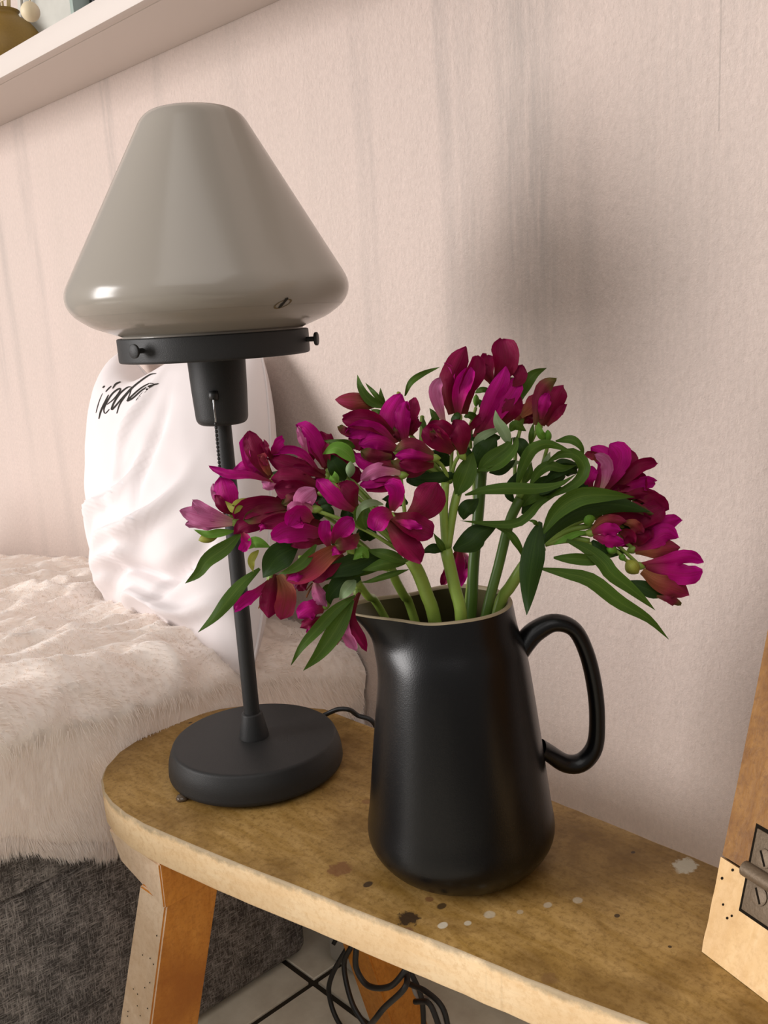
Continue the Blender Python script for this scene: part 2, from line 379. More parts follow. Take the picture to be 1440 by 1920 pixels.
def frame(x0, x1, y, h, mf, mp, label, lean=.09):
    t = thing('picture_frame', ((x0+x1)/2, y, ZT), label, 'picture frame')
    def f(a, b, z0, z1, ya, yb): return [(a, y+ya+z0*lean, ZT+z0), (b, y+ya+z0*lean, ZT+z0), (b, y+yb+z0*lean, ZT+z0), (a, y+yb+z0*lean, ZT+z0)], [(a, y+ya+z1*lean, ZT+z1), (b, y+ya+z1*lean, ZT+z1), (b, y+yb+z1*lean, ZT+z1), (a, y+yb+z1*lean, ZT+z1)]
    bm = bmesh.new(); hexa(bm, *f(x0+.008, x1-.008, .006, h-.006, .004, .010)); bevelled('picture', bm, mp, 0, 1, t)
    for a, b, z0, z1 in ((x0, x0+.012, .0005, h), (x1-.012, x1, .0005, h), (x0+.012, x1-.012, .0005, .012), (x0+.012, x1-.012, h-.012, h)):
        bm = bmesh.new(); hexa(bm, *f(a, b, z0, z1, 0, .013)); bevelled('frame_bar', bm, mf, .0012, 2, t)
frame(fl-.21, fl, .108, .26, m_plain('whitewashed_frame', (.52, .50, .45), .6, .3), m_plain('pale_grey_print', (.42, .41, .37), .7, .2, 0, .3, 20), 'whitewashed frame with pale grey picture behind the ochre vase')
frame(fl+.013, fl+.17, .118, .22, m_plain('black_frame', (.008, .010, .012), .4, .4), m_plain('lilac_grey_print', (.45, .43, .50), .6, .2), 'black framed lilac grey picture beside the whitewashed frame')
bm = bmesh.new(); boxb(bm, fl+.001, fl+.011, .10, .138, ZT, ZT+.19); tag(bevelled('book', bm, m_plain('grey_green_cover', (.30, .36, .32), .6, .3), .0015, 2), 'thin grey green book upright between the two picture frames', 'book')

# ------------------------------------------------------------------ sofa, sheepskin, cushion
def lerp_tab(t, x):
    if x <= t[0][0]: return t[0][1]
    for (a, b), (c, d) in zip(t[:-1], t[1:]):
        if x <= c: s = (x-a)/(c-a); return b+(d-b)*s
    return t[-1][1]
def ztop(x, y):                          # height of the seat under the fleece
    e = lerp_tab([(-.9, .068), (-.32, .068), (-.18, .062), (-.05, .045), (.05, .02), (.10, -.005), (.15, -.03)], y)
    m = lerp_tab([(-1.5, -.11), (-1.2, -.07), (-.89, -.02), (-.6, .02), (-.29, .02), (-.14, 0)], x)
    b = max(0, min(1, (y+.25)/.4)); f = lerp_tab([(-1.2, 0), (-.5, .3), (-.17, 1)], x)
    return (e*f+.055*(1-f))*(1-b)+b*(m*(1-f)+min(e, .05)*f if x < -.17 else e)
XE = -.176
sofa = thing('sofa', (-.9, -.3, -HB), 'heather grey fabric sofa end standing on the tiles behind the bench', 'sofa')
bm = bmesh.new(); boxb(bm, -1.7, XE, -.95, .035, -HB+.004, -.12); bevelled('sofa_base', bm, M_SOFA, .016, 4, sofa)
nx, ny = 60, 40; V, Fc = [], []
for j in range(ny+1):
    y = -.95+(WY-.012+.95)*j/ny
    for i in range(nx+1):
        s = i/nx
        if s < .8: x = -1.7+(XE+.004+1.7-.03)*(s/.8); z = ztop(x, y)-.035
        else:
            a = (s-.8)/.2; z0 = ztop(XE-.02, y)-.035
            x = XE-.026+.03*math.sin(min(1, a*2)*math.pi/2); z = z0-.03*(1-math.cos(min(1, a*2)*math.pi/2))-max(0, a-.5)*2*(max(.01, z0-.03+.122))
        V.append((x, y, z))
for j in range(ny):
    for i in range(nx): a = j*(nx+1)+i; Fc.append([a, a+1, a+nx+2, a+nx+1])
put(mesh('seat_cushion', V, Fc, M_SOFA), sofa)

def fbm(p, o=4):
    return noise.fractal(p, 1., 2., o)
def fleece_point(s, y):                  # s: metres from the sofa's end edge, negative over the seat, positive down the end face
    R = .045; xe = XE+.014
    zc = ztop(XE-.05, y)
    if s < -R: x = xe-R+(s+R); z = ztop(min(x, XE-.0), y) if x < XE-.05 else zc; n = Vector((0, 0, 1))
    elif s < R*.57: a = (s+R)/(R*1.57)*math.pi/2; x = xe-R+R*math.sin(a); z = zc-R*(1-math.cos(a)); n = Vector((math.sin(a), 0, math.cos(a)))
    else: x = xe+.003*min(1, (s-R*.57)*12); z = zc-R-(s-R*.57); n = Vector((1, 0, .1)).normalized()
    return Vector((x, y, z)), n
def hem(y): return lerp_tab([(-.95, .07), (-.6, .08), (-.34, .105), (-.29, .135), (-.23, .16), (-.1, .17), (0, .14), (.08, .09), (.12, .05), (.15, .03)], y)
def tuft(p, n, s):
    up = max(0, min(1, n.z)); q = Vector((p.x*16, p.y*9+.6*math.sin(p.x*13), p.z*10))
    r = 1-abs(noise.noise(q)*1.6); r2 = 1-abs(noise.noise(q*2.1+Vector((5, 2, 1)))*1.7)
    return (.018*r*(.3+.7*up)+.010*r2*up+.005*noise.noise(q*5)*(.4+.6*up))*(1 if up > .3 else .35)
fy0, fy1 = -.80, WY-.004; NX, NY = 240, 150; V, Fc = [], []; NN = []
for j in range(NY+1):
    y = fy0+(fy1-fy0)*j/NY; h = hem(y)+.012*noise.noise(Vector((y*30, 3, 1)))
    for i in range(NX+1):
        s = -1.25+(1.25+h)*(i/NX); p, n = fleece_point(s, y)
        fall = min(1, (h-s)/.03+.15) if s > 0 else 1
        dd = .002+tuft(p, n, s)*fall+.006*fall
        q = p+n*dd; q.y = min(q.y, WY-.002); V.append(q); NN.append(n)
for j in range(NY):
    for i in range(NX): a = j*(NX+1)+i; Fc.append([a, a+1, a+NX+2, a+NX+1])
skin = mesh('sheepskin', V, Fc, M_SKIN); tag(skin, 'long-haired cream sheepskin spread over the sofa seat and hanging over its end', 'sheepskin')
rng = np.random.default_rng(3)
BX = [(-.31, .1), (-.293, 0), (-.275, -.064), (-.26, -.093), (-.239, -.118), (-.197, -.14), (-.112, -.150), (-.05, -.134), (-.004, -.046), (.01, .1)]
def strands():
    P, Fs = [], []
    N = 170000; J = rng.random(N)*NY; I = NX*(rng.random(N)**.75); I[:16000] = NX-1-rng.random(16000)*2
    for a in range(N):
        j = int(J[a]); i = int(I[a]); k = j*(NX+1)+i
        y = fy0+(fy1-fy0)*j/NY
        if y > -.02 and V[k].x < -.55 and rng.random() < .5: continue
        fu, fv = I[a]-i, J[a]-j
        b = V[k]+(V[k+1]-V[k])*fu+(V[k+NX+1]-V[k])*fv; n = NN[k]
        if b.y > WY-.012: continue
        q = Vector((b.x*11, b.y*11, b.z*11)); ang = noise.noise(q)*2.6; ang2 = noise.noise(q+Vector((9, 4, 2)))*1.4
        if n.z > .5: flow = Vector((math.cos(ang)*.9+.35, math.sin(ang)*.9-.15, 0))
        else: flow = Vector((.05, math.sin(ang)*.6, -1))
        L = (.008+.007*rng.random())*(1.0 if n.z < .5 else .8)
        d = (n*(.30 if n.z < .5 else .42)+flow*.8+Vector(((rng.random()-.5)*.35, (rng.random()-.5)*.35, (rng.random()-.5)*.3))).normalized()
        w_ = .0003; sd = d.cross(n); sd = sd.normalized()*w_ if sd.length > 1e-4 else Vector((0, w_, 0))
        m_ = b+d*L*.55; e = b+d*L-Vector((0, 0, 1))*L*.22+flow*L*.12*math.sin(ang2*3)
        ce = .011 if n.z > .5 else .009; ci, cj = math.floor(e.x/ce+.5*math.floor(e.y/ce)), math.floor((e.y if n.z > .5 else e.y)/ce); hsh = math.sin(ci*12.9+cj*78.2)*437.5; hx = hsh-math.floor(hsh); hy = (hsh*7.3)-math.floor(hsh*7.3)
        if n.z > .5: tip = Vector(((ci-.5*cj+.2+.6*hx)*ce, (cj+.2+.6*hy)*ce, e.z)); e = e.lerp(tip, .62); m_ = m_.lerp(Vector((tip.x, tip.y, m_.z)), .3); e.z += .003*(hx-.5)
        else: ck = math.floor(e.z/.016+hx*0); tip = Vector((e.x, (cj+.2+.6*hy)*ce, (ck+.1+.3*hx)*.016)); e = e.lerp(tip, .2)
        if e.z < .004 and e.x > lerp_tab(BX, e.y)-.0015: continue
        m_.y = min(m_.y, WY-.002); e.y = min(e.y, WY-.002)
        c = len(P); P.extend(((b-sd-n*.001)[:], (b+sd-n*.001)[:], (m_+sd*.9)[:], (m_-sd*.9)[:], e[:])); Fs.append((c, c+1, c+2, c+3)); Fs.append((c+3, c+2, c+4))
    return P, Fs
P, Fs = strands(); fl_ = mesh('fleece', P, Fs, M_FUR, skin); fl_['kind'] = 'stuff'

# cushion
TL, TR = onp(1, 222, 662, .115), onp(1, 484, 652, .120)
BL, BR = onz(206, 1146, .046), onz(462, 1276, .024)
TL.z = TL.z
nrm = (TR-BL).cross(TL-BR).normalized()
if nrm.dot(CAM-BL) < 0: nrm = -nrm
NP = 90
def pil(u, v, side):                     # u,v in -1..1
    a, b = (u+1)/2, (v+1)/2
    # pinch the edges between the corners a little, corners stay out
    p = (BL*(1-a)+BR*a)*(1-b)+(TL*(1-a)+TR*a)*b
    X = (TR-TL+BR-BL).normalized(); Y = (TL-BL+TR-BR).normalized()
    p = p+X*(.021*u*(1-v*v)**.7*(1 if u < 0 else 1.7)) - Y*(.010*v*(1-u*u)) - Y*(.055*max(0, v)**3*math.exp(-((u+.25)/.38)**2))
    t = max(0, (1-abs(u)**2.6))*max(0, (1-abs(v)**2.6)); th = t**.5
    fr = .088 if side > 0 else .055
    d = fr*th*(1+.12*v)
    if side > 0:
        wr = 0
        for (cx, cz, ang, ln, wd, am) in [(-.30, -.25, .55, .5, .035, .010), (-.05, -.42, .45, .55, .05, .011), (.1, -.62, .3, .5, .05, -.012), (.25, -.3, .75, .4, .06, .008), (-.25, -.62, .5, .4, .04, .009),
                                          (.2, -.8, .2, .6, .05, .012), (.5, -.55, .9, .35, .06, -.010), (.1, .35, 1.2, .35, .05, .007), (.3, .15, 1.3, .3, .05, -.006), (-.1, -.15, .9, .25, .04, -.006), (-.55, -.8, .6, .25, .05, .006)]:
            du, dv = u-cx, v-cz; s_ = du*math.cos(ang)+dv*math.sin(ang); c_ = -du*math.sin(ang)+dv*math.cos(ang)+.05*math.sin(s_*6)
            wr += 2.0*am*math.exp(-(c_/(wd*.8))**2-(s_/ln)**2)
        low = max(0, min(1, (.35-v)))
        wr += .012*low*(noise.noise(Vector((u*2.2+v*1.6, v*3.4-u*1.5, 2)))-.2)+.0012*noise.noise(Vector((u*7, v*7, 4)))
        d += wr*min(1, th*1.8)
    q = p+nrm*d*side+nrm*.0005*side
    return q
V, Fc, UVs = [], [], []
for side in (1, -1):
    o = len(V)
    for j in range(NP+1):
        for i in range(NP+1):
            u, v = math.sin((i/NP*2-1)*math.pi/2), math.sin((j/NP*2-1)*math.pi/2)
            q = pil(u, v, side); q.y = min(q.y, WY-.004); V.append(q)
    for j in range(NP):
        for i in range(NP):
            a = o+j*(NP+1)+i; f = [a, a+1, a+NP+2, a+NP+1]; Fc.append(f if side > 0 else f[::-1])
pillow = mesh('cushion', V, Fc, M_COTTON)
tag(pillow, 'plump white cushion printed with black script leaning on wall behind the lamp', 'cushion')
edge = [pil(u, v, 1)-nrm*.0005 for u, v in [(-1, -1+2*i/30) for i in range(30)]+[(-1+2*i/30, 1) for i in range(30)]+[(1, 1-2*i/30) for i in range(30)]+[(1-2*i/30, -1) for i in range(31)]]
for e in edge: e.y = min(e.y, WY-.005)
V2, F2 = tube(edge, .0022, 6); mesh('seam', V2, F2, M_COTTON, pillow)
bv = BVHTree.FromPolygons([tuple(v) for v in V], Fc)
strokes = [([(162, 560), (120, 660), (90, 760), (74, 825)], 6), ([(165, 487), (190, 460)], 13), ([(205, 540), (240, 500), (280, 462)], 10), ([(243, 580), (190, 690), (140, 800), (113, 905)], 15),
           ([(298, 497), (340, 435), (405, 405)], 14), ([(222, 712), (300, 650), (370, 570), (405, 505), (370, 505), (290, 570), (215, 690), (180, 780), (200, 830), (255, 775)], 13),
           ([(560, 478), (500, 480), (400, 560), (320, 680), (285, 775), (330, 740), (430, 620), (545, 490)], 15), ([(885, 292), (800, 310), (680, 390), (560, 490), (450, 620), (390, 720), (355, 832)], 14),
           ([(560, 480), (530, 570), (492, 660)], 8), ([(850, 432), (790, 430), (680, 490), (570, 585), (495, 662), (570, 625), (690, 520), (790, 462), (850, 442)], 13), ([(918, 430), (830, 455), (700, 560), (615, 657)], 13)]
Lt = []
for pts, wd in strokes:
    P = spline([Vector((a, b, 0)) for a, b in pts], 5); up_, lo_ = [], []
    for i, p in enumerate(P):
        t = (P[min(i+1, len(P)-1)]-P[max(i-1, 0)]).normalized(); n = Vector((-t.y, t.x, 0)); h = wd*.78*(.45+.55*math.sin(math.pi*(i+.6)/(len(P)+.2)))
        row = []
        for sg in (-1, 1):
            c = p+n*h*sg; d = ray(170+c.x/7.2, 660+c.y/7.2).normalized()
            hit = bv.ray_cast(CAM, d); row.append(hit[0]+hit[1]*(.0006 if hit[1].dot(d) < 0 else -.0006) if hit[0] else None)
        if None in row: continue
        up_.append(row)
    if len(up_) < 2: continue
    v = [q for r in up_ for q in r]; Lt.append((v, [[2*i, 2*i+1, 2*i+3, 2*i+2] for i in range(len(up_)-1)]))
V2, F2 = join(Lt); mesh('printed_script', V2, F2, M_INK, pillow, smooth=False, label='black handwritten script')

# ------------------------------------------------------------------ bench
front = [(185, 1463), (188, 1486), (205, 1506), (231, 1527), (267, 1548), (308, 1563), (341, 1577), (396, 1601), (453, 1625), (524, 1651), (571, 1668), (620, 1689), (667, 1709), (734, 1733), (786, 1757), (853, 1777), (951, 1823), (1024, 1853), (1110, 1884), (1208, 1920)]
back = [(611, 1329), (530, 1316), (462, 1318), (411, 1327), (360, 1339), (308, 1360), (257, 1383), (216, 1409), (190, 1440)]
O = [onz(u, v) for u, v in front]; O += [Vector((.62, -.160, 0)), Vector((.78, -.15, 0)), Vector((.78, -.004, 0)), Vector((.5, -.004, 0)), Vector((.2, -.004, 0)), Vector((.028, -.004, 0))]
O += [onz(u, v) for u, v in back]
O = [Vector((p.x, p.y, 0)) for p in O]
def smooth_loop(P, it=1):
    for _ in range(it):
        P = [P[i]*.6+(P[i-1]+P[(i+1) % len(P)])*.2 if i < 19 or i > len(P)-9 else P[i] for i in range(len(P))]
    return P
O = smooth_loop(O, 2); D = []
for i in range(len(O)): a, b = O[i], O[(i+1) % len(O)]; n = max(1, int((b-a).length/.012)); D += [a.lerp(b, k/n) for k in range(n)]
O = D; TH = .036; cen = sum(O, Vector())/len(O)
bench = thing('bench', (.1, -.13, -HB), 'old wooden bench with worn stained top, rounded end and splayed legs', 'bench')
V, Fc, ids = [], [], []; n = len(O)
def inset(P, d): 
    o = []
    for i in range(len(P)):
        t = (P[(i+1) % len(P)]-P[i-1]).normalized(); o.append(P[i]+Vector((-t.y, t.x, 0))*d)
    return o
sgn = 1
if (inset(O, .01)[5]-cen).length > (O[5]-cen).length: sgn = -1
rings = []
for d, z in ((.0018, 0), (.0009, -.0004), (.0002, -.0012), (0, -.0030), (0, -TH+.004), (.003, -TH)):
    P = inset(O, d*sgn); k = len(V)
    for i, p in enumerate(P):
        nb = noise.noise(Vector((p.x*60, p.y*60, z*50)))*.0008; V.append(Vector((p.x, p.y, z+(noise.noise(Vector((p.x*25, p.y*25, 0)))*.0006 if z > -.005 and z < 0 else 0)))+((cen-p).normalized()*nb))
    rings.append(k)
for r, (a, b) in enumerate(zip(rings[:-1], rings[1:])):
    for i in range(n): j = (i+1) % n; Fc.append([a+i, a+j, b+j, b+i]); ids.append(1 if r > 0 else 1)
Fc.append(list(range(rings[0], rings[0]+n))); ids.append(0); Fc.append(list(range(rings[-1], rings[-1]+n))[::-1]); ids.append(1)
bm = bmesh.new(); vs = [bm.verts.new(v) for v in V]
for f, i in zip(Fc, ids): fc = bm.faces.new([vs[k] for k in f]); fc.material_index = i
bmesh.ops.recalc_face_normals(bm, faces=bm.faces)
bevelled('bench_top', bm, [M_TOP, M_EDGE], 0, 1, bench, auto=50)
# battens and legs
def leg(T, B, label=None, mats=(M_LEG, M_LEGP)):
    bm = bmesh.new(); hexa(bm, B, T)
    for f in bm.faces: f.normal_update()
    bmesh.ops.recalc_face_normals(bm, faces=bm.faces)
    bmesh.ops.bevel(bm, geom=bm.edges[:], offset=.0018, segments=2, affect='EDGES')
    bm.normal_update()
    for f in bm.faces: f.material_index = 0 if f.normal.x > .8 or f.calc_center_median().y > min(q.co.y for q in bm.verts)+.03 and f.normal.y > -.3 else 1
    return bevelled('leg', bm, list(mats), 0, 1, bench, label)
def batten(x0, x1, ya0, ya1, yb, z0, dz):
    bm = bmesh.new(); hexa(bm, [(x0+.01, ya0, z0-dz*.75), (x1, ya1, z0-dz), (x1, yb, z0-dz), (x0+.01, yb, z0-dz)], [(x0, ya0-.004, z0), (x1, ya1, z0), (x1, yb, z0), (x0, yb, z0)])
    bmesh.ops.recalc_face_normals(bm, faces=bm.faces); bmesh.ops.bevel(bm, geom=bm.edges[:], offset=.0015, segments=2, affect='EDGES')
    bm.normal_update()
    for f in bm.faces: f.material_index = 0 if f.normal.x > .8 or f.calc_center_median().y > min(q.co.y for q in bm.verts)+.03 and f.normal.y > -.3 else 1
    bevelled('batten', bm, [M_LEG, M_LEGP], 0, 1, bench)
batten(-.072, .021, -.262, -.266, -.02, -TH, .045)
leg([(-.018, -.268, -TH-.036), (.018, -.262, -TH-.042), (.020, -.205, -TH-.042), (-.018, -.205, -TH-.040)], [(-.094, -.312, -HB), (-.040, -.308, -HB), (-.040, -.250, -HB), (-.090, -.250, -HB)])
leg([(-.034, -.075, -TH-.044), (.016, -.075, -TH-.044), (.016, -.03, -TH-.044), (-.034, -.03, -TH-.044)], [(.004, -.012, -HB), (.052, -.012, -HB), (.052, .034, -HB), (.004, .034, -HB)], mats=(M_LEG, M_LEG))
batten(.60, .68, -.15, -.15, -.02, -TH, .045)
for y0, dy in ((-.15, -.05), (-.07, .05)):
    leg([(.61, y0, -TH-.044), (.665, y0, -TH-.044), (.665, y0+.05, -TH-.044), (.61, y0+.05, -TH-.044)], [(.67, y0+dy, -HB), (.72, y0+dy, -HB), (.72, y0+dy+.05, -HB), (.67, y0+dy+.05, -HB)])

# ------------------------------------------------------------------ hinged wooden panel on the bench
B0 = Vector((.4485, -.1015, .0005)); Ud = Vector((.956, -.294, 0)).normalized(); Vd = Vector((0, .388, .922)).normalized(); Nd = Ud.cross(Vd).normalized()
if Nd.dot(CAM-B0) < 0: Nd = -Nd
def onpanel(u, v, off=0.):
    d = ray(u, v); q = B0+Nd*off; return CAM+d*((q-CAM).dot(Nd)/d.dot(Nd))
panel = thing('hinged_panel', B0, 'old pale wooden panel with iron hinge leaning to the wall on the bench end', 'wooden panel')
hs = .0645
def slab(name, v0, v1, mat, w_=.26, th=.022, jig=0, u0=0):
    bm = bmesh.new(); A = lambda u, v, t: B0+Ud*u+Vd*v-Nd*t
    vs = hexa(bm, [A(u0, v0, 0), A(w_, v0, 0), A(w_, v0, th), A(u0, v0, th)], [A(u0, v1, 0), A(w_, v1, 0), A(w_, v1, th), A(u0, v1, th)])
    if v0 == 0:
        for q in vs: q.co.z = max(q.co.z, .0003)
    bmesh.ops.subdivide_edges(bm, edges=bm.edges[:], cuts=10, use_grid_fill=True)
    for q in bm.verts: q.co += Ud*noise.noise(q.co*60)*jig
    return bevelled(name, bm, mat, 0, 1, panel)
slab('lower_board', 0, hs-.0008, M_PANEL, jig=.0008); slab('upper_board', hs+.0008, .63, M_PANELB, jig=.0006, u0=.001)
bm = bmesh.new(); A = lambda u, v, t: B0+Ud*u+Vd*v-Nd*t
hexa(bm, [A(.003, hs-.001, .003), A(.26, hs-.001, .003), A(.26, hs-.001, .02), A(.003, hs-.001, .02)], [A(.003, hs+.001, .003), A(.26, hs+.001, .003), A(.26, hs+.001, .02), A(.003, hs+.001, .02)])
bevelled('joint', bm, M_SLOT, 0, 1, panel)
def uvp(P): d = P-B0; v = d.dot(Vd-Ud*Vd.dot(Ud))/(1-Vd.dot(Ud)**2); return d.dot(Ud)-v*Vd.dot(Ud), v
ua, va = uvp(onpanel(1421, 1552)); ub, vb = uvp(onpanel(1393, 1705)); uk, vk = uvp(onpanel(1400, 1628))
def plate(name, u0, u1, v0, v1, t0, t1, mat, bev=.0006):
    bm = bmesh.new(); hexa(bm, [A(u0, v0, -t0), A(u1, v0, -t0), A(u1, v0, -t1), A(u0, v0, -t1)], [A(u0, v1, -t0), A(u1, v1, -t0), A(u1, v1, -t1), A(u0, v1, -t1)]); return bevelled(name, bm, mat, bev, 2, panel)
um = (ua+ub)/2
plate('recess', um-.0022, um+.075, vb-.0022, va+.0022, .0003, -.001, M_SLOT, 0)
hp = plate('hinge_plate', um, um+.073, vb, vk-.004, .0014, -.001, M_IRON); plate('hinge_plate', um, um+.073, vk+.004, va, .0014, -.001, M_IRON)
V, Fc = tube([A(um-.003, vk, -.0015), A(um+.020, vk, -.0015)], .0052, 14); put(mesh('hinge_knuckle', V, Fc, M_IRON, auto=40), panel)
V, Fc = tube([A(um+.021, vk, -.0015), A(um+.05, vk, -.0015)], .0052, 14); put(mesh('hinge_knuckle', V, Fc, M_IRON, auto=40), panel)
for (u, v) in ((1435, 1610), (1426, 1680)):
    a, b = uvp(onpanel(u, v))
    for off in (0, .040):
        c = A(a+off, b, -.0014); V, Fc = tube([c-Nd*.002, c+Nd*.0009, c+Nd*.0014], lambda t: .0062 if t < .9 else .0048, 20); s_ = put(mesh('screw', V, Fc, M_IRON, auto=40), panel)
        dr = (Ud*.5-Vd*.8).normalized(); sd = dr.cross(Nd); bm = bmesh.new()
        q = c+Nd*.0013; hexa(bm, [q-dr*.005-sd*.0007, q+dr*.005-sd*.0007, q+dr*.005+sd*.0007, q-dr*.005+sd*.0007], [p+Nd*.0003 for p in (q-dr*.005-sd*.0007, q+dr*.005-sd*.0007, q+dr*.005+sd*.0007, q-dr*.005+sd*.0007)])
        put(bevelled('screw_slot', bm, M_SLOT, 0, 1), panel)

def dots(pts, hit, r, name, root):
    L = []
    for (u, v, k) in pts:
        c, n = hit(u, v)
        if c is None: continue
        a_ = n.orthogonal().normalized(); b_ = n.cross(a_); o = [c+n*.0002+(a_*math.cos(i*math.pi/4)+b_*math.sin(i*math.pi/4)*.8)*r*k for i in range(8)]
        L.append((o, [list(range(8))]))
    V, Fc = join(L); return put(mesh(name, V, Fc, M_SLOT, smooth=False), root)
dots([(1300+a/4.571, 1500+b/4.571, k) for a, b, k in ((338, 600, 1.2), (247, 671, 1.2), (256, 896, 1), (291, 1012, 1.1), (330, 993, 1))], lambda u, v: (onpanel(u, v), Nd), .0010, 'worm_hole', panel)
legs_ = [o for o in bench.children if o.name.startswith('leg')][:1]; bpy.context.view_layer.update()
lm = legs_[0].data; lbv = BVHTree.FromPolygons([tuple(v.co) for v in lm.vertices], [list(p.vertices) for p in lm.polygons])
def onleg(u, v):
    h = lbv.ray_cast(CAM, ray(u, v).normalized()); return (h[0], h[1]) if h[0] else (None, None)
dots([(160+a/2.057, 1560+b/2.057, 1) for a, b in ((221, 474), (250, 487), (263, 510), (230, 600), (249, 581), (202, 625), (201, 670), (165, 692), (163, 710), (212, 708), (240, 680), (186, 605), (276, 400), (325, 553))], onleg, .0009, 'worm_hole', bench)

# ------------------------------------------------------------------ lamp
LC = Vector((0, -.1387, 0)); lean = (-.0034, -.0050)
tilt = lambda v: Vector((v.x+lean[0]*v.z, v.y+lean[1]*v.z, v.z))
lamp = thing('table_lamp', LC, 'charcoal table lamp with conical opal glass shade standing on the bench', 'lamp')
def lp(name, prof, mat, n=72, auto=35, tilted=True, c=None, label=None):
    V, Fc = lathe(prof, c or (LC.x, LC.y), n, tilt if tilted else None); return put(mesh(name, V, Fc, mat, auto=auto, label=label), lamp)
lp('base', profile([(0, .0042, 0), (.0835, .0042, .001), (.085, .007, .002), (.0840, .020, .006), (.0790, .0329, .0032), (0, .0335, 0)], 8), M_LAMP, 96, tilted=False)
lp('base_pad', [(0, .0012), (.078, .0012), (.079, .004), (0, .0045)], M_BLACK, 72, tilted=False)
ft = onz(342, 1499); V, Fc = lathe([(0, .0002), (.0055, .0002), (.006, .002), (.0045, .0042), (0, .0048)], (ft.x, ft.y), 20)
kb = NT('clear_rubber'); kb.col((.10, .07, .045)); kb.set(.12, .6); put(mesh('foot', V, Fc, kb.m, label='small glossy brown rubber foot'), lamp)
lp('stem_socket', profile([(.0145, .0325, 0), (.0145, .034, .001), (.0100, .0580, .001), (.0078, .0585, 0)], 4), M_LAMP, 40)
lp('pole', [(.0076, .034), (.0076, .345)], M_LAMP, 32)
lp('socket', profile([(.0077, .3405, 0), (.0232, .3395, .008), (.0250, .372, .004), (.0262, .4075, 0), (0, .4080, 0)], 9), M_LAMP, 56)
lp('collar', profile([(.020, .4000, 0), (.0832, .4000, .001), (.0842, .4015, .001), (.0842, .4205, .0008), (.0830, .4212, .0005), (.0812, .4212, .0005), (.0812, .4030, 0), (.020, .4030, 0)], 4), M_LAMP, 96, auto=30)
for ang in (-78.1, 24.9+12, 160):
    a = math.radians(ang); d = Vector((math.cos(a), math.sin(a), 0)); c = tilt(Vector((0, LC.y, .4115))); s0 = c+d*.083
    V, Fc = join([tube([s0, s0+d*.0085], .0022, 10), tube([s0+d*.0085, s0+d*.0092, s0+d*.0110, s0+d*.0114], lambda t: .0058 if .1 < t < .9 else .0052, 24)])
    put(mesh('thumbscrew', V, Fc, M_LAMP, auto=35), lamp)
SP = profile([(.0795, .4060, 0), (.0795, .4236, .002), (.1090, .4345, .010), (.1283, .4527, .0185), (.0385, .6095, .016), (.0005, .6035, 0)], 10)
inner = [(max(.0004, r-.003), z-.002) for r, z in SP][::-1]
V, Fc = lathe(SP+inner, (LC.x, LC.y), 128, tilt); shade = put(mesh('shade', V, Fc, M_GLASS, auto=60, label='conical opal white glass shade'), lamp)
sbv = BVHTree.FromPolygons([tuple(v) for v in V], Fc)
def onshade(u, v, off=.0003):
    h = sbv.ray_cast(CAM, ray(u, v).normalized()); n = h[1]; n = n if n.dot(FWD) < 0 else -n
    return h[0]+n*off
# small oval mark on the shade
def mark(): 
    L = []; ax = Vector((-17, 7.5)); ay = Vector((2.3, 5.5)); c = Vector((530, 569.5))
    ring = [[], []]
    for i in range(33):
        a = 2*math.pi*i/32
        for k, s in ((0, 1.), (1, .80)):
            q = c+(ax*math.cos(a)+ay*math.sin(a))*s; ring[k].append(onshade(q.x, q.y))
    v = ring[0]+ring[1]; f = [[i, i+1, 34+i, 33+i] for i in range(32)]
    return v, f
def bar(): 
    pts = [(522, 577), (527, 572), (531, 568), (536, 561), (540, 558)]; w_ = [1.2, 2.6, 2, 2.8, 1]; v = []
    for (x, y), h in zip(pts, w_): v += [onshade(x-h*.6, y-h*.7, .0004), onshade(x+h*.6, y+h*.7, .0004)]
    return v, [[2*i, 2*i+1, 2*i+3, 2*i+2] for i in range(len(pts)-1)]
V, Fc = mark(); mesh('oval_mark', V, Fc, m_plain('brown_transfer', (.16, .115, .055), .5, .3), shade, smooth=False, label='small brown oval mark')
V, Fc = bar(); mesh('dark_stroke', V, Fc, m_plain('dark_transfer', (.015, .012, .006), .5, .3), shade, smooth=False)
# pull chain
sd = Vector((CAM.x, CAM.y-LC.y, 0)).normalized(); sl = Vector((-sd.y, sd.x, 0))
def chain_pt(off, z, out): return tilt(Vector((LC.x, LC.y, z))+sd*out+sl*off)
V, Fc = lathe([(.0001, -.0045), (.004, -.0040), (.0045, 0), (.004, .0040), (.0001, .0045)], (0, 0), 16); sw = put(mesh('switch', [v+chain_pt(-.0055, .368, .0245) for v in V], Fc, M_BLACK), lamp)
V, Fc = tube(spline([chain_pt(-.0058, .366, .028), chain_pt(-.0060, .358, .030), chain_pt(-.0058, .349, .029), chain_pt(-.006, .345, .028)], 4), .0009, 6); M_CHROME = m_plain('bright_chain_metal', (.35, .35, .36), .25, .5, 1.); put(mesh('chain_link', V, Fc, M_CHROME, label='bright metal link'), lamp)
sph = lathe([(.0001, -.00155)]+[(.00155*math.sin(math.pi*i/6), -.00155*math.cos(math.pi*i/6)) for i in range(1, 6)]+[(.0001, .00155)], (0, 0), 8)
bd = []
for i in range(26):
    z = .3435-i*.0036; c = chain_pt(-.0060-.0008*math.sin(i*.1), z, .026-.012*min(1, i/12)); bd.append(([v+c for v in sph[0]], sph[1]))
V, Fc = join(bd); put(mesh('ball_chain', V, Fc, M_BLACK, label='thin black ball chain'), lamp)
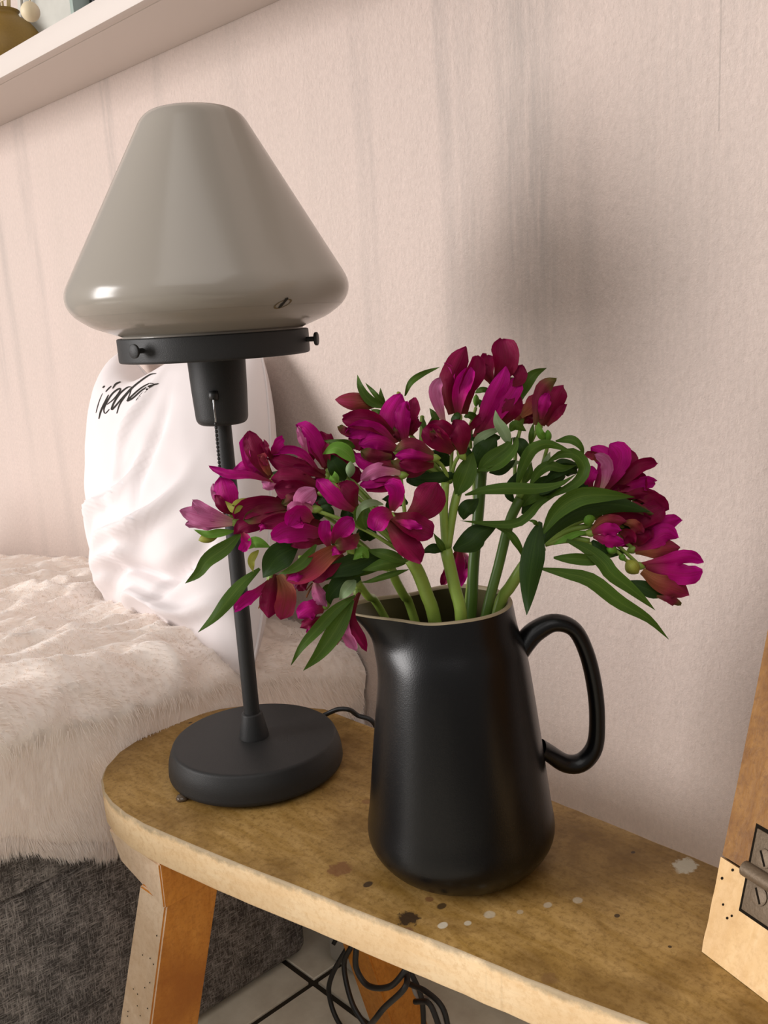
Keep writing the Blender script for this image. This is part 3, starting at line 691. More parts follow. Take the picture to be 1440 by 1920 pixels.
# power cord of the lamp
pc = [onz(600, 1345, .006), onz(612, 1339, .008), onp(2, 634, 1330, .014), onp(2, 655, 1331, .014), onz(670, 1341, .004), Vector((.012, .012, -.012)), Vector((-.02, .05, -.12)), Vector((-.055, .03, -.25)), Vector((-.06, -.015, -.30))]
V, Fc = tube(spline(pc, 8), .0026, 10); tag(mesh('lamp_cord', V, Fc, M_BLACK), 'black lamp cord arching over the rear edge of the bench', 'cord')

# ------------------------------------------------------------------ jug
JC = Vector((.2538, -.1226, 0)); HD = Vector((.6672, .7449, 0)).normalized(); JH = .2136
jug = thing('jug', JC, 'tall matt black ceramic jug with loop handle holding the flowers', 'jug')
kn = [(.0399, 0), (.0551, .003), (.0663, .012), (.0739, .028), (.0710, .055), (.0645, .11), (.0564, .17), (.0500, .1922), (.0462, JH)]
KP = [(p.x, p.y) for p in resample(spline([Vector((r, z, 0)) for r, z in kn], 10), 60)]
def spout(v):
    q = Vector((v.x-JC.x, v.y-JC.y, 0)); r = q.length
    if r < 1e-5: return v
    c = q.dot(-HD)/r; a = math.acos(max(-1, min(1, c))); z = v.z; h = max(0, (z-.145)/(JH-.145))
    k = math.exp(-(a/.50)**2)*h**2.4*.030+math.exp(-(a/.27)**2)*h**6*.005
    dip = math.exp(-((a-1.0)/.45)**2)*h**3*-.0022
    return Vector((v.x, v.y, z+dip+.001*h**3*math.exp(-(a/.3)**2)))+q/r*k*min(1, r/.035)
outer = [(0, .0)]+KP
V, Fc = lathe(outer, (JC.x, JC.y), 128, spout); put(mesh('jug_body', V, Fc, M_JUG, auto=60), jug)
rim_in = [(KP[-1][0], JH), (KP[-1][0]-.0006, JH+.0012), (KP[-1][0]-.0022, JH+.0016), (KP[-1][0]-.0036, JH+.0008), (KP[-1][0]-.004, JH-.001)]
V, Fc = lathe(rim_in, (JC.x, JC.y), 128, spout); put(mesh('rim', V, Fc, M_RIM, label='unglazed tan rim'), jug)
ins = [(max(0, r-.004), max(z, .006)) for r, z in KP][::-1]+[(0, .006)]
ins[0] = (KP[-1][0]-.004, JH-.001)
V, Fc = lathe(ins, (JC.x, JC.y), 128, spout); put(mesh('inner_wall', V, Fc, M_JUGIN, label='olive glazed inside'), jug)
hp_ = [(.0500, .1700), (.0560, .1790), (.0641, .1868), (.0785, .1925), (.0935, .1860), (.1030, .1655), (.1088, .1370), (.1105, .1101), (.1082, .0877), (.0980, .0752), (.0850, .0752), (.0720, .0850), (.0655, .0900)]
P = resample(spline([JC+HD*s+Vector((0, 0, z)) for s, z in hp_], 8), 70); V, Fc = [], []; side = Vector((-HD.y, HD.x, 0)); nn = 20
for i, p in enumerate(P):
    t = (P[min(i+1, 69)]-P[max(i-1, 0)]).normalized(); nv = side.cross(t).normalized(); f = i/69
    a_ = .0060+.0022*math.exp(-((f-.08)/.10)**2)+.0012*math.exp(-((f-.85)/.12)**2); b_ = .0085+.004*math.exp(-(f/.08)**2)+.003*math.exp(-((1-f)/.08)**2)
    for k in range(nn): q = 2*math.pi*k/nn; V.append(p+nv*a_*math.cos(q)+side*b_*math.sin(q))
for i in range(69):
    for k in range(nn): a, b = i*nn+k, i*nn+(k+1) % nn; Fc.append([a, b, b+nn, a+nn])
put(mesh('handle', V, Fc, M_JUG), jug)

# ------------------------------------------------------------------ flowers
CR = {'A': (330, 780, 5.143), 'B': (570, 680, 5.143), 'C': (570, 860, 5.143), 'D': (780, 620, 4.8), 'E': (800, 820, 4.8), 'F': (1050, 820, 4.966), 'G': (420, 1000, 4.8), 'X': (0, 0, 1.)}
def cv(c, pts): x, y, s = CR[c]; return [(x+a/s, y+b/s) for a, b in pts]
random.seed(11)
def blade(name, px, wpx, d0, d1, mat, parent, kind='petal', roll=None, cup=None, bow=.35, nl=13, nw=6):
    """a curved petal or leaf: px = centre line, wpx = full width, d0/d1 = nearness in cm at its base and tip"""
    n = len(px); P3 = []
    for i, (u, v) in enumerate(px):
        t = i/(n-1); P3.append(at(u, v, d0+(d1-d0)*t+bow*math.sin(math.pi*t)))
    P = resample(spline(P3, 8), nl); W = wpx/F*D0*.5
    roll = random.uniform(-.55, .55) if roll is None else roll; cup = random.uniform(.25, .6) if cup is None else cup
    sgn = 1 if random.random() < .5 else -1; tw = random.uniform(-.7, .7) if kind == 'petal' else random.uniform(-.45, .45)
    ph = random.uniform(0, 6); V, Fc, UV = [], [], []
    for i, p in enumerate(P):
        t = i/(nl-1); tan = (P[min(i+1, nl-1)]-P[max(i-1, 0)]).normalized(); vd = (CAM-p).normalized()
        s = tan.cross(vd); s = s.normalized() if s.length > 1e-4 else RIGHT; nv = s.cross(tan).normalized()
        if nv.dot(vd) < 0: nv = -nv
        r = roll*(1-.6*t)+tw*(t-.5); s2 = s*math.cos(r)+nv*math.sin(r); nv2 = nv*math.cos(r)-s*math.sin(r)
        if kind == 'petal': wf = (.34+.66*math.sin(min(1, t/.62)*math.pi/2)**1.5) if t < .62 else max(0, 1-((t-.62)/.383)**2.3)**.6
        elif kind == 'leaf': wf = (.16+.84*math.sin(min(1, t/.42)*math.pi/2)) if t < .42 else max(.0, (1-((t-.42)/.585)**1.7))
        else: wf = 1
        for k in range(nw+1):
            x = k/nw*2-1; ww = W*wf/max(.55, math.cos(r))
            ruf = ((.0015*math.sin(t*15+ph+x*2)*abs(x)**2+.0008*math.sin(t*31+ph*2)*abs(x)**3)*min(1, max(0, t-.25)*4)+.0005*math.cos(x*6)*min(1, 3*t) if kind == 'petal' else .0006*math.sin(t*11+ph)*x)
            V.append(p+s2*x*ww-nv2*(cup*ww*x*x*sgn)+nv2*ruf+(-nv2*sgn*ww*.35*max(0, t-.8)/.2 if kind == 'petal' else Vector()))
            UV.append((k/nw, t))
    m = nw+1
    for i in range(nl-1):
        for k in range(nw): a = i*m+k; Fc.append([a, a+1, a+m+1, a+m])
    return put2(mesh(name, V, Fc, mat, uv=UV), parent)
ROOTS = {}
def put2(o, parent):
    root = parent
    while root.parent: root = root.parent
    o.parent = parent
    o.matrix_parent_inverse = Matrix.Translation(root.location).inverted() if parent is root else Matrix()
    return o
def ellipsoid(c, axis, L, r, n=12, m=8, neck=0.):
    axis = axis.normalized(); u = axis.orthogonal().normalized(); w_ = axis.cross(u); V, Fc = [], []
    for i in range(m+1):
        t = i/m; rr = r*math.sin(math.pi*t)**.75*(1-neck*t) if 0 < t < 1 else 1e-5
        for k in range(n): a = 2*math.pi*k/n; V.append(c+axis*(t-.5)*L+(u*math.cos(a)+w_*math.sin(a))*rr*(1+.06*math.cos(3*a)))
    for i in range(m):
        for k in range(n): a, b = i*n+k, i*n+(k+1) % n; Fc.append([a, b, b+n, a+n])
    return V, Fc
def rim_point(u, v):
    p = onz(u, v, JH-.004); q = Vector((p.x-JC.x, p.y-JC.y, 0))
    lim = .0355+(.020*max(0, q.normalized().dot(-HD))**4 if q.length > 1e-6 else 0)
    if q.length > lim: q = q.normalized()*lim
    return Vector((JC.x+q.x, JC.y+q.y, JH-.004)), q
def dep(p): return (D0-(p-CAM).dot(FWD))*100
class Stem:
    def __init__(s, label, rim, path, node_d, r0=.0040, r1=.0032, mat=None, c='X'):
        rp, q = rim_point(*rim); s.root = thing('alstroemeria_stem', Vector((JC.x-q.x*.5, JC.y-q.y*.5, .02)), label, 'flower', 'alstroemeria stems in the black jug')
        foot = Vector((JC.x-q.x*.6, JC.y-q.y*.6, .012)); d_r = dep(rp); path = cv(c, path); pts = [foot, foot.lerp(rp, .6), rp]
        for i, (u, v) in enumerate(path): t = (i+1)/len(path); pts.append(at(u, v, d_r+(node_d-d_r)*t))
        P = resample(spline(pts, 8), 46); V, Fc = tube(P, lambda t: r0+(r1-r0)*t, 12)
        put2(mesh('stem', V, Fc, mat or M_STEM), s.root); s.node = path[-1]; s.nd = node_d; s.P = P
    def ped(s, base, d, frm=None, r=.0014, mat=None):
        a = frm or s.node; m = ((a[0]+base[0])/2+random.uniform(-6, 6), (a[1]+base[1])/2-8)
        P = spline([at(a[0], a[1], s.nd-.3), at(m[0], m[1], (s.nd+d)/2), at(base[0], base[1], d)], 6)
        V, Fc = tube(P, r, 8); put2(mesh('pedicel', V, Fc, mat or M_STEM), s.root)
    def flower(s, c, base, d, petals, ped=True, frm=None, stamens=True):
        b = cv(c, [base])[0]; sc = CR[c][2]
        cxs = [cv(c, [p[0][-1]])[0] for p in petals]; mx = sum(q[0] for q in cxs)/len(cxs); my = sum(q[1] for q in cxs)/len(cxs)
        B = at(b[0], b[1], d-.1); T = at(mx, my, d); ax = (T-B); ax = ax if ax.length > 1e-4 else UP
        V, Fc = ellipsoid(B-ax.normalized()*.001, ax, .010, .0030, 10, 6)
        fo = put2(mesh('flower', V, Fc, M_STEM), s.root)
        if ped: s.ped(b, d-.2, frm)
        for p in petals:
            pts, wd, kind = p[0], p[1], p[2]; e = p[3] if len(p) > 3 else 0
            q = blade('petal', cv(c, pts), wd/sc, d+e*.4, d+e+random.uniform(-.15, .25), MP[kind], fo)
        if stamens:
            ps = []
            for k in range(4):
                e = B+ax*(.62+.08*k)+Vector((random.uniform(-1, 1), random.uniform(-1, 1), random.uniform(-1, 1)))*.003
                ps.append(tube(spline([B, B.lerp(e, .5)+Vector((0, 0, .001)), e], 4), .0005, 5))
            V, Fc = join(ps); put2(mesh('stamen', V, Fc, MP['b']), fo)
        return fo
    def leaf(s, c, pts, wd, d0, d1, k='g', ped=False, **kw):
        q = cv(c, pts)
        if ped: s.ped(q[0], d0, None, .0012, M_STEM)
        return blade('leaf', q, wd/CR[c][2], d0, d1, ML[k], s.root, 'leaf', nl=16, nw=6, bow=kw.pop('bow', .4), roll=kw.pop('roll', random.uniform(-.35, .35)), cup=kw.pop('cup', random.uniform(.1, .35)))
    def bud(s, c, a, b, wd, d, mat, ped=True):
        (a, b) = cv(c, [a, b]); A_, B_ = at(*a, d), at(*b, d+.3); r = wd/CR[c][2]/F*D0*.5
        V, Fc = ellipsoid((A_+B_)/2, B_-A_, (B_-A_).length, r, 14, 10, -.1); UV = [(k % 14/14, k//14/10) for k in range(len(V))]
        put2(mesh('bud', V, Fc, mat, uv=UV), s.root)
        if ped: s.ped(a, d)

# --- stem drooping over the spout
S1 = Stem('alstroemeria stem drooping lowest over the spout with hanging petals', (705, 1142), [(690, 1118), (668, 1088)], 2.2, .0034, .0030)
S1.flower('G', (420, 410), 2.6, [([(400, 430), (300, 520), (180, 600), (95, 690)], 105, 'm'), ([(470, 370), (430, 540), (395, 760)], 190, 'd', .2), ([(500, 370), (560, 540), (510, 775)], 180, 'b', .5)])
S1.flower('G', (900, 660), 3.2, [([(900, 690), (800, 680), (665, 765)], 170, 'm', .4), ([(880, 760), (780, 800), (685, 845)], 90, 'd'), ([(880, 800), (810, 850), (755, 910)], 90, 'm', -.3), ([(900, 640), (840, 650), (730, 640)], 110, 'm')])
S1.flower('G', (830, 430), 3.0, [([(820, 420), (840, 520), (915, 660)], 120, 'p', .5), ([(760, 420), (700, 460), (665, 520)], 100, 'd'), ([(700, 420), (640, 480), (640, 555)], 26, 'p')])
S1.flower('G', (1200, 540), 1.5, [([(1215, 530), (1140, 760), (1240, 960), (1285, 1065)], 100, 'd', .5), ([(1130, 700), (1095, 860), (1195, 1055)], 95, 'p', .9), ([(1160, 640), (1060, 850), (930, 1000)], 110, 'd', .2)])
S1.flower('G', (1120, 130), 4.0, [([(1120, 110), (950, 180), (760, 330), (560, 420)], 190, 'b', .5), ([(1080, 200), (900, 330), (760, 400)], 150, 'd'), ([(760, 330), (680, 400), (570, 420)], 90, 'm', .6)])
S1.leaf('G', [(1180, 560), (1000, 690), (850, 850), (700, 1020), (602, 1190)], 105, 3.4, 4.2); S1.leaf('G', [(1160, 600), (1010, 860), (860, 1080), (713, 1237)], 155, 3.0, 4.0)
S1.leaf('G', [(1230, 400), (1100, 420), (960, 560), (960, 640)], 190, 3.0, 3.4, 'k'); S1.leaf('G', [(1180, 420), (1110, 500), (1040, 600)], 110, 3.4, 3.6, 's')
S1.leaf('G', [(1000, 470), (920, 540), (900, 630)], 110, 2.6, 3.0, 'g'); S1.leaf('G', [(1440, 180), (1200, 260), (1000, 330), (850, 440)], 190, 3.2, 4.0, 'k'); S1.leaf('G', [(1440, 300), (1200, 340), (960, 430)], 100, 2.6, 3., 'g')
# --- stem reaching furthest to the lamp
S2 = Stem('alstroemeria stem reaching furthest towards the lamp with side-facing blooms', (770, 1140), [(758, 1118), (742, 1088), (735, 1070)], 2.0, .0036, .0034)
S2.flower('A', (560, 1025), 3.4, [([(545, 1010), (300, 930), (160, 820)], 125, 'p', .2), ([(545, 1025), (300, 990), (40, 905)], 160, 'p', .4), ([(545, 1045), (300, 1050), (90, 1040)], 105, 'p', .1)], frm=cv('A', [(900, 1060)])[0])
S2.flower('A', (540, 950), 3.2, [([(540, 950), (480, 780), (430, 590)], 220, 'm', .3), ([(500, 930), (400, 800), (355, 650)], 80, 'p'), ([(560, 940), (460, 880), (380, 760)], 100, 'd', .5)], frm=cv('A', [(900, 1000)])[0])
S2.flower('A', (1180, 930), 3.6, [([(1150, 870), (850, 850), (640, 900), (565, 990)], 180, 'd', .4), ([(1100, 950), (850, 1000), (650, 1060), (570, 1140)], 170, 'd', .1), ([(1100, 890), (900, 920), (660, 1010)], 150, 'g', .6), ([(640, 1130), (680, 1210), (640, 1310)], 95, 'm', .5)])
S2.flower('A', (1440, 1080), 4.2, [([(1440, 1040), (1200, 1000), (1000, 1010), (805, 1060)], 140, 'd', .1), ([(1440, 1120), (1200, 1100), (1050, 1110), (925, 1190)], 200, 'm', .5), ([(1440, 1200), (1250, 1190), (1050, 1180)], 170, 'd', .1), ([(880, 1040), (840, 1060), (810, 1100)], 70, 'm', .3)])
S2.flower('C', (430, 860), 4.6, [([(240, 850), (195, 720), (200, 595)], 115, 'm', .2), ([(290, 820), (350, 700), (475, 585)], 170, 'm', .3), ([(530, 730), (440, 800), (300, 830)], 125, 'g', .5), ([(400, 890), (330, 880), (275, 900)], 80, 'm', .2)])
S2.bud('A', (420, 1140), (215, 1200), 100, 3.2, ML['y'], False); S2.leaf('A', [(560, 1110), (400, 1130), (300, 1140), (170, 1095)], 80, 3.2, 3.6, 'l')
S2.leaf('X', [(452, 1000), (425, 1025), (390, 1050), (372, 1075), (347, 1094)], 28, 3.4, 4.0); S2.leaf('X', [(487, 1066), (455, 1093), (428, 1125), (402, 1157), (371, 1186)], 25, 3.2, 3.6)
S2.leaf('A', [(700, 800), (600, 850), (560, 900), (475, 820)], 95, 4., 4.3, 'y'); S2.leaf('G', [(200, 140), (280, 80), (420, 125)], 100, 4, 4.2, 'l'); S2.leaf('G', [(660, 120), (480, 220), (350, 400)], 230, 4.2, 4.4, 'k', roll=.1); S2.leaf('G', [(310, 150), (245, 240), (265, 350)], 65, 4.0, 4.1, 'y')
S2.leaf('G', [(830, 100), (720, 250), (600, 330), (490, 365)], 95, 4.8, 5.0); S2.ped((560, 1045), 4.0)
# --- stem with the star facing out
S3 = Stem('thick pale alstroemeria stem under the star-shaped bloom facing out', (815, 1163), [(800, 1115), (785, 1075), (768, 1045)], 4.0, .0050, .0048)
S3.flower('C', (880, 560), 5.6, [([(850, 500), (880, 380), (860, 280), (780, 250)], 150, 'm', .6), ([(850, 530), (740, 560), (685, 695)], 190, 'm', .4), ([(810, 600), (930, 770), (1050, 900), (1130, 1003)], 210, 'd', .7), ([(850, 560), (1000, 620), (1240, 750)], 220, 'd', .3),
          ([(880, 600), (1000, 630), (1140, 665)], 80, 'm', 1.), ([(1000, 580), (1180, 430), (1290, 230)], 300, 'd', -.3)])
S3.flower('C', (520, 520), 4.6, [([(480, 500), (350, 430), (240, 320), (120, 200)], 150, 'm', .5), ([(510, 480), (440, 360), (330, 240)], 250, 'd', .1)])
S3.flower('A', (1330, 900), 5.0, [([(1310, 1000), (1190, 930), (1080, 1052)], 190, 'm', .5), ([(1310, 930), (1210, 830), (1340, 700)], 190, 'p', .3), ([(1290, 950), (1150, 880), (1110, 960)], 110, 'p', .7)])
S3.flower('A', (1400, 740), 4.0, [([(1380, 680), (1150, 600), (915, 600)], 190, 'd', .3), ([(1370, 740), (1150, 690), (950, 700)], 170, 'd', .1), ([(1000, 650), (900, 680), (825, 640)], 80, 'p'), ([(1350, 800), (1150, 790), (1020, 850)], 110, 'g', .3)])
S3.flower('A', (930, 600), 3.4, [([(920, 590), (810, 420), (740, 260), (700, 140)], 185, 'd', .3), ([(850, 470), (820, 380), (870, 480)], 70, 'b', .8), ([(900, 570), (860, 480), (800, 380)], 80, 'b', .7), ([(880, 600), (720, 490), (670, 330), (660, 190)], 90, 'm', -.2),
          ([(900, 610), (760, 480), (560, 520)], 140, 'm', .1), ([(930, 640), (720, 570), (520, 560), (318, 488)], 85, 'm', .4), ([(940, 430), (880, 330), (850, 235)], 65, 'd', .2), ([(930, 400), (960, 290), (1030, 212)], 95, 'm')], frm=cv('A', [(1300, 760)])[0])
S3.flower('A', (1440, 580), 3.2, [([(1440, 560), (1200, 500), (1020, 450), (890, 400)], 175, 'd', .4), ([(1400, 560), (1250, 380), (1100, 320), (900, 360)], 80, 'm', .2), ([(1440, 590), (1250, 520), (1100, 520)], 90, 'd', .7)])
S3.flower('B', (240, 1050), 3.0, [([(210, 1000), (120, 800), (0, 640), (-70, 590)], 190, 'm', .4), ([(230, 1020), (170, 850), (110, 680)], 180, 'd', .1), ([(40, 900), (-10, 760), (-60, 620)], 70, 'p', .8)])
S3.flower('B', (930, 1090), 4.0, [([(930, 1060), (720, 1030), (545, 1135)], 135, 'p', .4), ([(930, 1110), (720, 1140), (535, 1180)], 110, 'm', .3), ([(930, 1200), (750, 1200), (580, 1185)], 100, 'd'), ([(880, 1020), (760, 990), (640, 1040)], 80, 'g', .3)])
S3.bud('B', (440, 1110), (450, 950), 85, 4.2, ML['s'], False); S3.leaf('B', [(250, 1150), (300, 1110), (290, 1050)], 90, 4.4, 4.6, 'l'); S3.leaf('B', [(400, 1130), (310, 1000), (240, 880)], 180, 3., 3.2, 'k')
S3.leaf('B', [(490, 960), (400, 860), (300, 820), (180, 885)], 130, 3.6, 3.9, 'l'); S3.leaf('B', [(490, 820), (430, 790), (330, 780), (190, 750)], 90, 3.2, 3.6, 'g')
S3.leaf('C', [(765, 440), (640, 425), (540, 480), (500, 600)], 70, 5.2, 5.6, 's'); S3.leaf('C', [(600, 450), (560, 560), (600, 690)], 170, 4.8, 5., 'g'); S3.leaf('C', [(100, 500), (230, 490), (300, 580)], 90, 4.2, 4.4, 'k')
S3.leaf('C', [(980, 1000), (800, 930), (600, 880)], 110, 4.2, 4.0, 'g'); S3.leaf('C', [(620, 960), (560, 900), (470, 975)], 110, 4.2, 4.3, 'l'); S3.leaf('C', [(980, 1010), (800, 1010), (560, 1080)], 120, 3.8, 4.0, 'g')
S3.leaf('C', [(1010, 1070), (800, 1130), (640, 1180), (540, 1190)], 60, 3.6, 3.2, 'g')
# --- tall stem at the middle
S4 = Stem('pale green alstroemeria stem upright at the middle of the front rim', (865, 1166), [(852, 1100), (836, 1030)], 2.2, .0046, .0044)
S4.ped((835, 905), 2.0, (836, 1030), .0030); S4.ped((872, 880), 1.4, (838, 1030), .0032); S4.ped((826, 950), 2.0, (834, 1030), .0022)
S4.node = (845, 905); S4.nd = 1.8
S4.flower('B', (1240, 920), 3.4, [([(1250, 880), (1060, 790), (875, 850)], 140, 'g', .3), ([(1250, 920), (1050, 910), (880, 900)], 130, 'm', .6), ([(1250, 960), (1050, 1040), (840, 945)], 150, 'g', .2), ([(1250, 990), (1080, 990), (920, 960)], 120, 'd', .4)])
S4.flower('B', (900, 860), 2.6, [([(880, 720), (640, 560), (370, 560)], 190, 'd', .2), ([(880, 780), (700, 650), (520, 640), (400, 710)], 170, 'm', .4), ([(900, 830), (700, 740), (530, 790)], 190, 'm', .6), ([(850, 900), (660, 900), (545, 850)], 130, 'g', .8), ([(850, 950), (640, 970), (480, 880)], 140, 'm', .3),
          ([(760, 620), (580, 530), (370, 510)], 90, 'd', -.2), ([(480, 640), (400, 660), (340, 610)], 80, 'g', .6)])
S4.flower('B', (960, 790), 2.0, [([(920, 760), (820, 560), (940, 300)], 210, 'm', .4), ([(980, 780), (950, 560), (985, 370)], 160, 'm', .6), ([(1000, 700), (1060, 480), (1050, 340)], 120, 'd', .1), ([(1030, 700), (1060, 620), (1100, 540)], 90, 'd'), ([(930, 770), (890, 700), (870, 620)], 60, 's' if 0 else 'g', .8)])
S4.bud('B', (720, 410), (297, 355), 165, 1.4, MP['b'], False); S4.leaf('B', [(790, 440), (640, 370), (550, 250), (514, 115)], 90, 1.6, 1.8); S4.leaf('B', [(790, 430), (690, 310), (590, 192)], 50, 1.4, 1.2); S4.leaf('B', [(785, 410), (745, 320), (736, 242)], 42, 1.2, 1.2)
S4.leaf('B', [(765, 560), (720, 490), (645, 452)], 70, 1.6, 1.7); S4.bud('B', (740, 580), (710, 510), 60, 1.5, ML['l'], False); S4.leaf('B', [(975, 320), (1030, 190), (1150, 105), (1308, 42)], 62, 1.0, 1.4); S4.bud('B', (915, 310), (910, 285), 40, 1.3, ML['y'], False)
S4.ped(cv('B', [(770, 470)])[0], 1.3, (835, 905)); S4.ped(cv('B', [(1140, 520)])[0], 1.0, cv('B', [(1130, 780)])[0], .0016)
S4.leaf('B', [(1140, 760), (1150, 620), (1140, 510)], 70, 1.2, 1.2); S4.leaf('B', [(1200, 600), (1270, 540), (1210, 440)], 80, .8, .8, 'g')
S4.flower('D', (400, 1110), 2.6, [([(430, 1110), (410, 960), (350, 800)], 190, 'd', .4), ([(330, 1090), (200, 980), (60, 890)], 190, 'd', .1), ([(320, 1060), (200, 920), (240, 840)], 120, 'b', .3), ([(400, 1000), (260, 880), (110, 850)], 110, 'd', .2), ([(160, 1000), (150, 940), (150, 900)], 60, 'g', .8)])
S4.flower('D', (380, 770), 1.4, [([(330, 750), (290, 520), (380, 280), (455, 145)], 200, 'd', .1), ([(430, 750), (450, 520), (540, 340), (545, 225)], 170, 'd', .3), ([(380, 760), (400, 560), (500, 330)], 150, 'm', .7), ([(300, 560), (320, 380), (250, 288)], 60, 'm'), ([(255, 830), (200, 660), (170, 530), (220, 425)], 115, 'p', .4)])
S4.leaf('E', [(170, 1040), (120, 960), (60, 860)], 60, 2.2, 2.6); S4.leaf('E', [(150, 1020), (60, 1000), (-40, 1040)], 90, 2.4, 2.2, 'k'); S4.leaf('E', [(240, 1010), (400, 930), (470, 860), (640, 790)], 210, 2.0, 1.6, 'k'); S4.leaf('E', [(860, 1060), (830, 980), (740, 860), (600, 800)], 70, 1.0, 1.4)
S4.leaf('E', [(1190, 500), (1020, 590), (930, 690), (820, 770), (640, 785), (300, 750)], 80, 1.0, 2.0); S4.leaf('E', [(340, 740), (360, 650), (470, 550)], 150, 1.6, 1.4, 'k'); S4.leaf('E', [(270, 520), (350, 330), (420, 130)], 190, 2., 1.8)
S4.leaf('E', [(300, 330), (130, 360), (-60, 370), (-160, 330)], 100, 1.8, 1.6, 'k'); S4.leaf('E', [(345, 520), (500, 480), (720, 460), (1000, 460), (1200, 420), (1345, 330)], 105, 2.4, 2.6, bow=.3)
# --- tallest stem
S5 = Stem('tallest alstroemeria stem carrying the two highest magenta blooms', (884, 1140), [(888, 1060), (897, 960), (903, 880)], 0., .0042, .0042, M_STEMD)
S5.flower('D', (570, 960), .6, [([(540, 965), (670, 660), (770, 450), (810, 320)], 165, 'm', .4), ([(620, 950), (760, 700), (880, 520), (920, 420)], 170, 'm', .2), ([(720, 480), (800, 280), (775, 75)], 240, 'd', -.3), ([(820, 430), (900, 440), (965, 310)], 140, 'd', .2), ([(780, 850), (860, 720), (900, 560)], 180, 'd', .3),
          ([(690, 470), (640, 350), (640, 220)], 150, 'd', -.4), ([(460, 910), (540, 830), (620, 740)], 80, 'd'), ([(690, 460), (600, 350), (560, 380)], 120, 'd', -.4)])
S5.flower('E', (330, 1000), -3.5, [([(300, 1020), (300, 1160), (270, 1350)], 150, 'm'), ([(270, 1020), (200, 1180), (130, 1330)], 90, 'd'), ([(330, 1020), (370, 1120), (350, 1200)], 60, 'p')], ped=False)
S5.leaf('D', [(530, 1090), (560, 980), (680, 910), (800, 880)], 75, 1.2, 1.6, 's'); S5.leaf('D', [(840, 1030), (790, 910), (735, 820), (713, 718)], 105, 2.0, 2.2, 's'); S5.leaf('D', [(840, 905), (900, 850), (990, 905)], 90, 1.6, 1.8)
S5.leaf('D', [(560, 1260), (740, 1200), (880, 1070), (915, 930)], 100, 2., 2.4); S5.leaf('D', [(540, 1230), (640, 1080), (720, 950)], 230, 1.4, 1.6, 'k'); S5.leaf('D', [(560, 1280), (640, 1180), (800, 1060), (870, 960)], 130, 1.8, 2.)
S5.leaf('D', [(660, 1280), (780, 1250), (900, 1160)], 90, 1.4, 1.2, 'k'); S5.leaf('D', [(880, 960), (960, 1060), (960, 1180)], 130, .8, .8, 'k'); S5.leaf('D', [(820, 1240), (880, 1190), (940, 1180)], 60, .6, .6, 's')
S5.leaf('D', [(920, 660), (960, 530), (1050, 400), (1178, 335)], 115, -.2, 0); S5.leaf('D', [(530, 560), (600, 530), (700, 550)], 55, -.4, -.4); S5.bud('D', (540, 690), (540, 570), 55, -.2, ML['l'], False); S5.leaf('D', [(600, 700), (590, 660), (560, 620)], 60, -.4, -.4)
S5.ped(cv('D', [(510, 800)])[0], 0, cv('D', [(490, 1060)])[0], .0016); S5.ped(cv('D', [(540, 690)])[0], 0, cv('D', [(490, 1060)])[0], .0012); S5.bud('D', (380, 800), (340, 765), 100, 2.2, ML['k'], False)
S5.leaf('D', [(440, 1100), (470, 980), (430, 860)], 30, 2.2, 2.3, 's'); S5.leaf('D', [(560, 800), (480, 760), (430, 780)], 70, .4, .4)
S5b = Stem('slim pale alstroemeria stem close behind the middle stem', (876, 1128), [(884, 1070), (893, 1000), (890, 900)], -.6, .0022, .0020)
S5b.leaf('X', [(890, 900), (880, 860), (858, 820)], 22, -.6, -.4, 'k'); S5b.leaf('X', [(890, 900), (915, 870), (935, 860)], 20, -.6, -.6, 'g')
# --- stem toward upper right
S6 = Stem('alstroemeria stem bearing the half-open bloom at the upper edge beside the curled leaves', (912, 1150), [(935, 1060), (955, 980), (975, 935)], .4, .0040, .0038, M_STEMD)
S6.flower('D', (1110, 850), .6, [([(1080, 850), (1110, 660), (1150, 520), (1265, 435)], 140, 'g', .3), ([(1130, 850), (1220, 680), (1290, 560), (1330, 490)], 190, 'd', .4), ([(1170, 850), (1270, 720), (1345, 660)], 120, 'd'), ([(1130, 800), (1150, 680), (1190, 560)], 110, 'm', .7), ([(940, 770), (1040, 670), (1110, 570)], 140, 'b', -.3)], frm=(965, 920))
S6.flower('D', (960, 800), -.4, [([(900, 850), (960, 740), (1080, 690)], 130, 'b'), ([(960, 830), (1020, 800), (1060, 770)], 90, 'd')], frm=(965, 920), stamens=False)
S6.leaf('D', [(1190, 985), (1120, 930), (1100, 820)], 75, 1.0, 1.2, 'l'); S6.bud('D', (1190, 1010), (1185, 890), 60, 1.0, ML['l'], False); S6.ped(cv('D', [(1190, 1010)])[0], .9, (1015, 880)); S6.leaf('D', [(1030, 1030), (1040, 920), (1060, 830)], 50, .8, .9)
S6.leaf('E', [(810, 440), (870, 250), (950, 110), (1080, 60), (1200, 90), (1310, 135)], 105, 1.8, 2.6); S6.leaf('E', [(1090, 230), (1190, 160), (1330, 150), (1420, 270), (1360, 400), (1200, 490), (1060, 560)], 110, 1.6, 1.2)
S6.leaf('E', [(1160, 35), (1300, 20), (1390, 90), (1410, 180)], 75, .8, 1.2); S6.leaf('E', [(930, 430), (1010, 310), (1110, 255), (1220, 280), (1350, 250)], 95, 1.0, 1.2); S6.leaf('E', [(1050, 420), (1150, 330), (1280, 300), (1370, 320)], 80, .8, .9, 'k')
S6.leaf('E', [(860, 430), (920, 330), (945, 220)], 70, .6, .8); S6.leaf('E', [(790, 590), (740, 510), (760, 420), (830, 300)], 90, .2, .2, 'k'); S6.leaf('E', [(900, 480), (1080, 420), (1250, 350)], 160, .4, .4, 'k'); S6.leaf('E', [(1040, 270), (1090, 200), (1110, 130)], 60, .6, .6, 's')
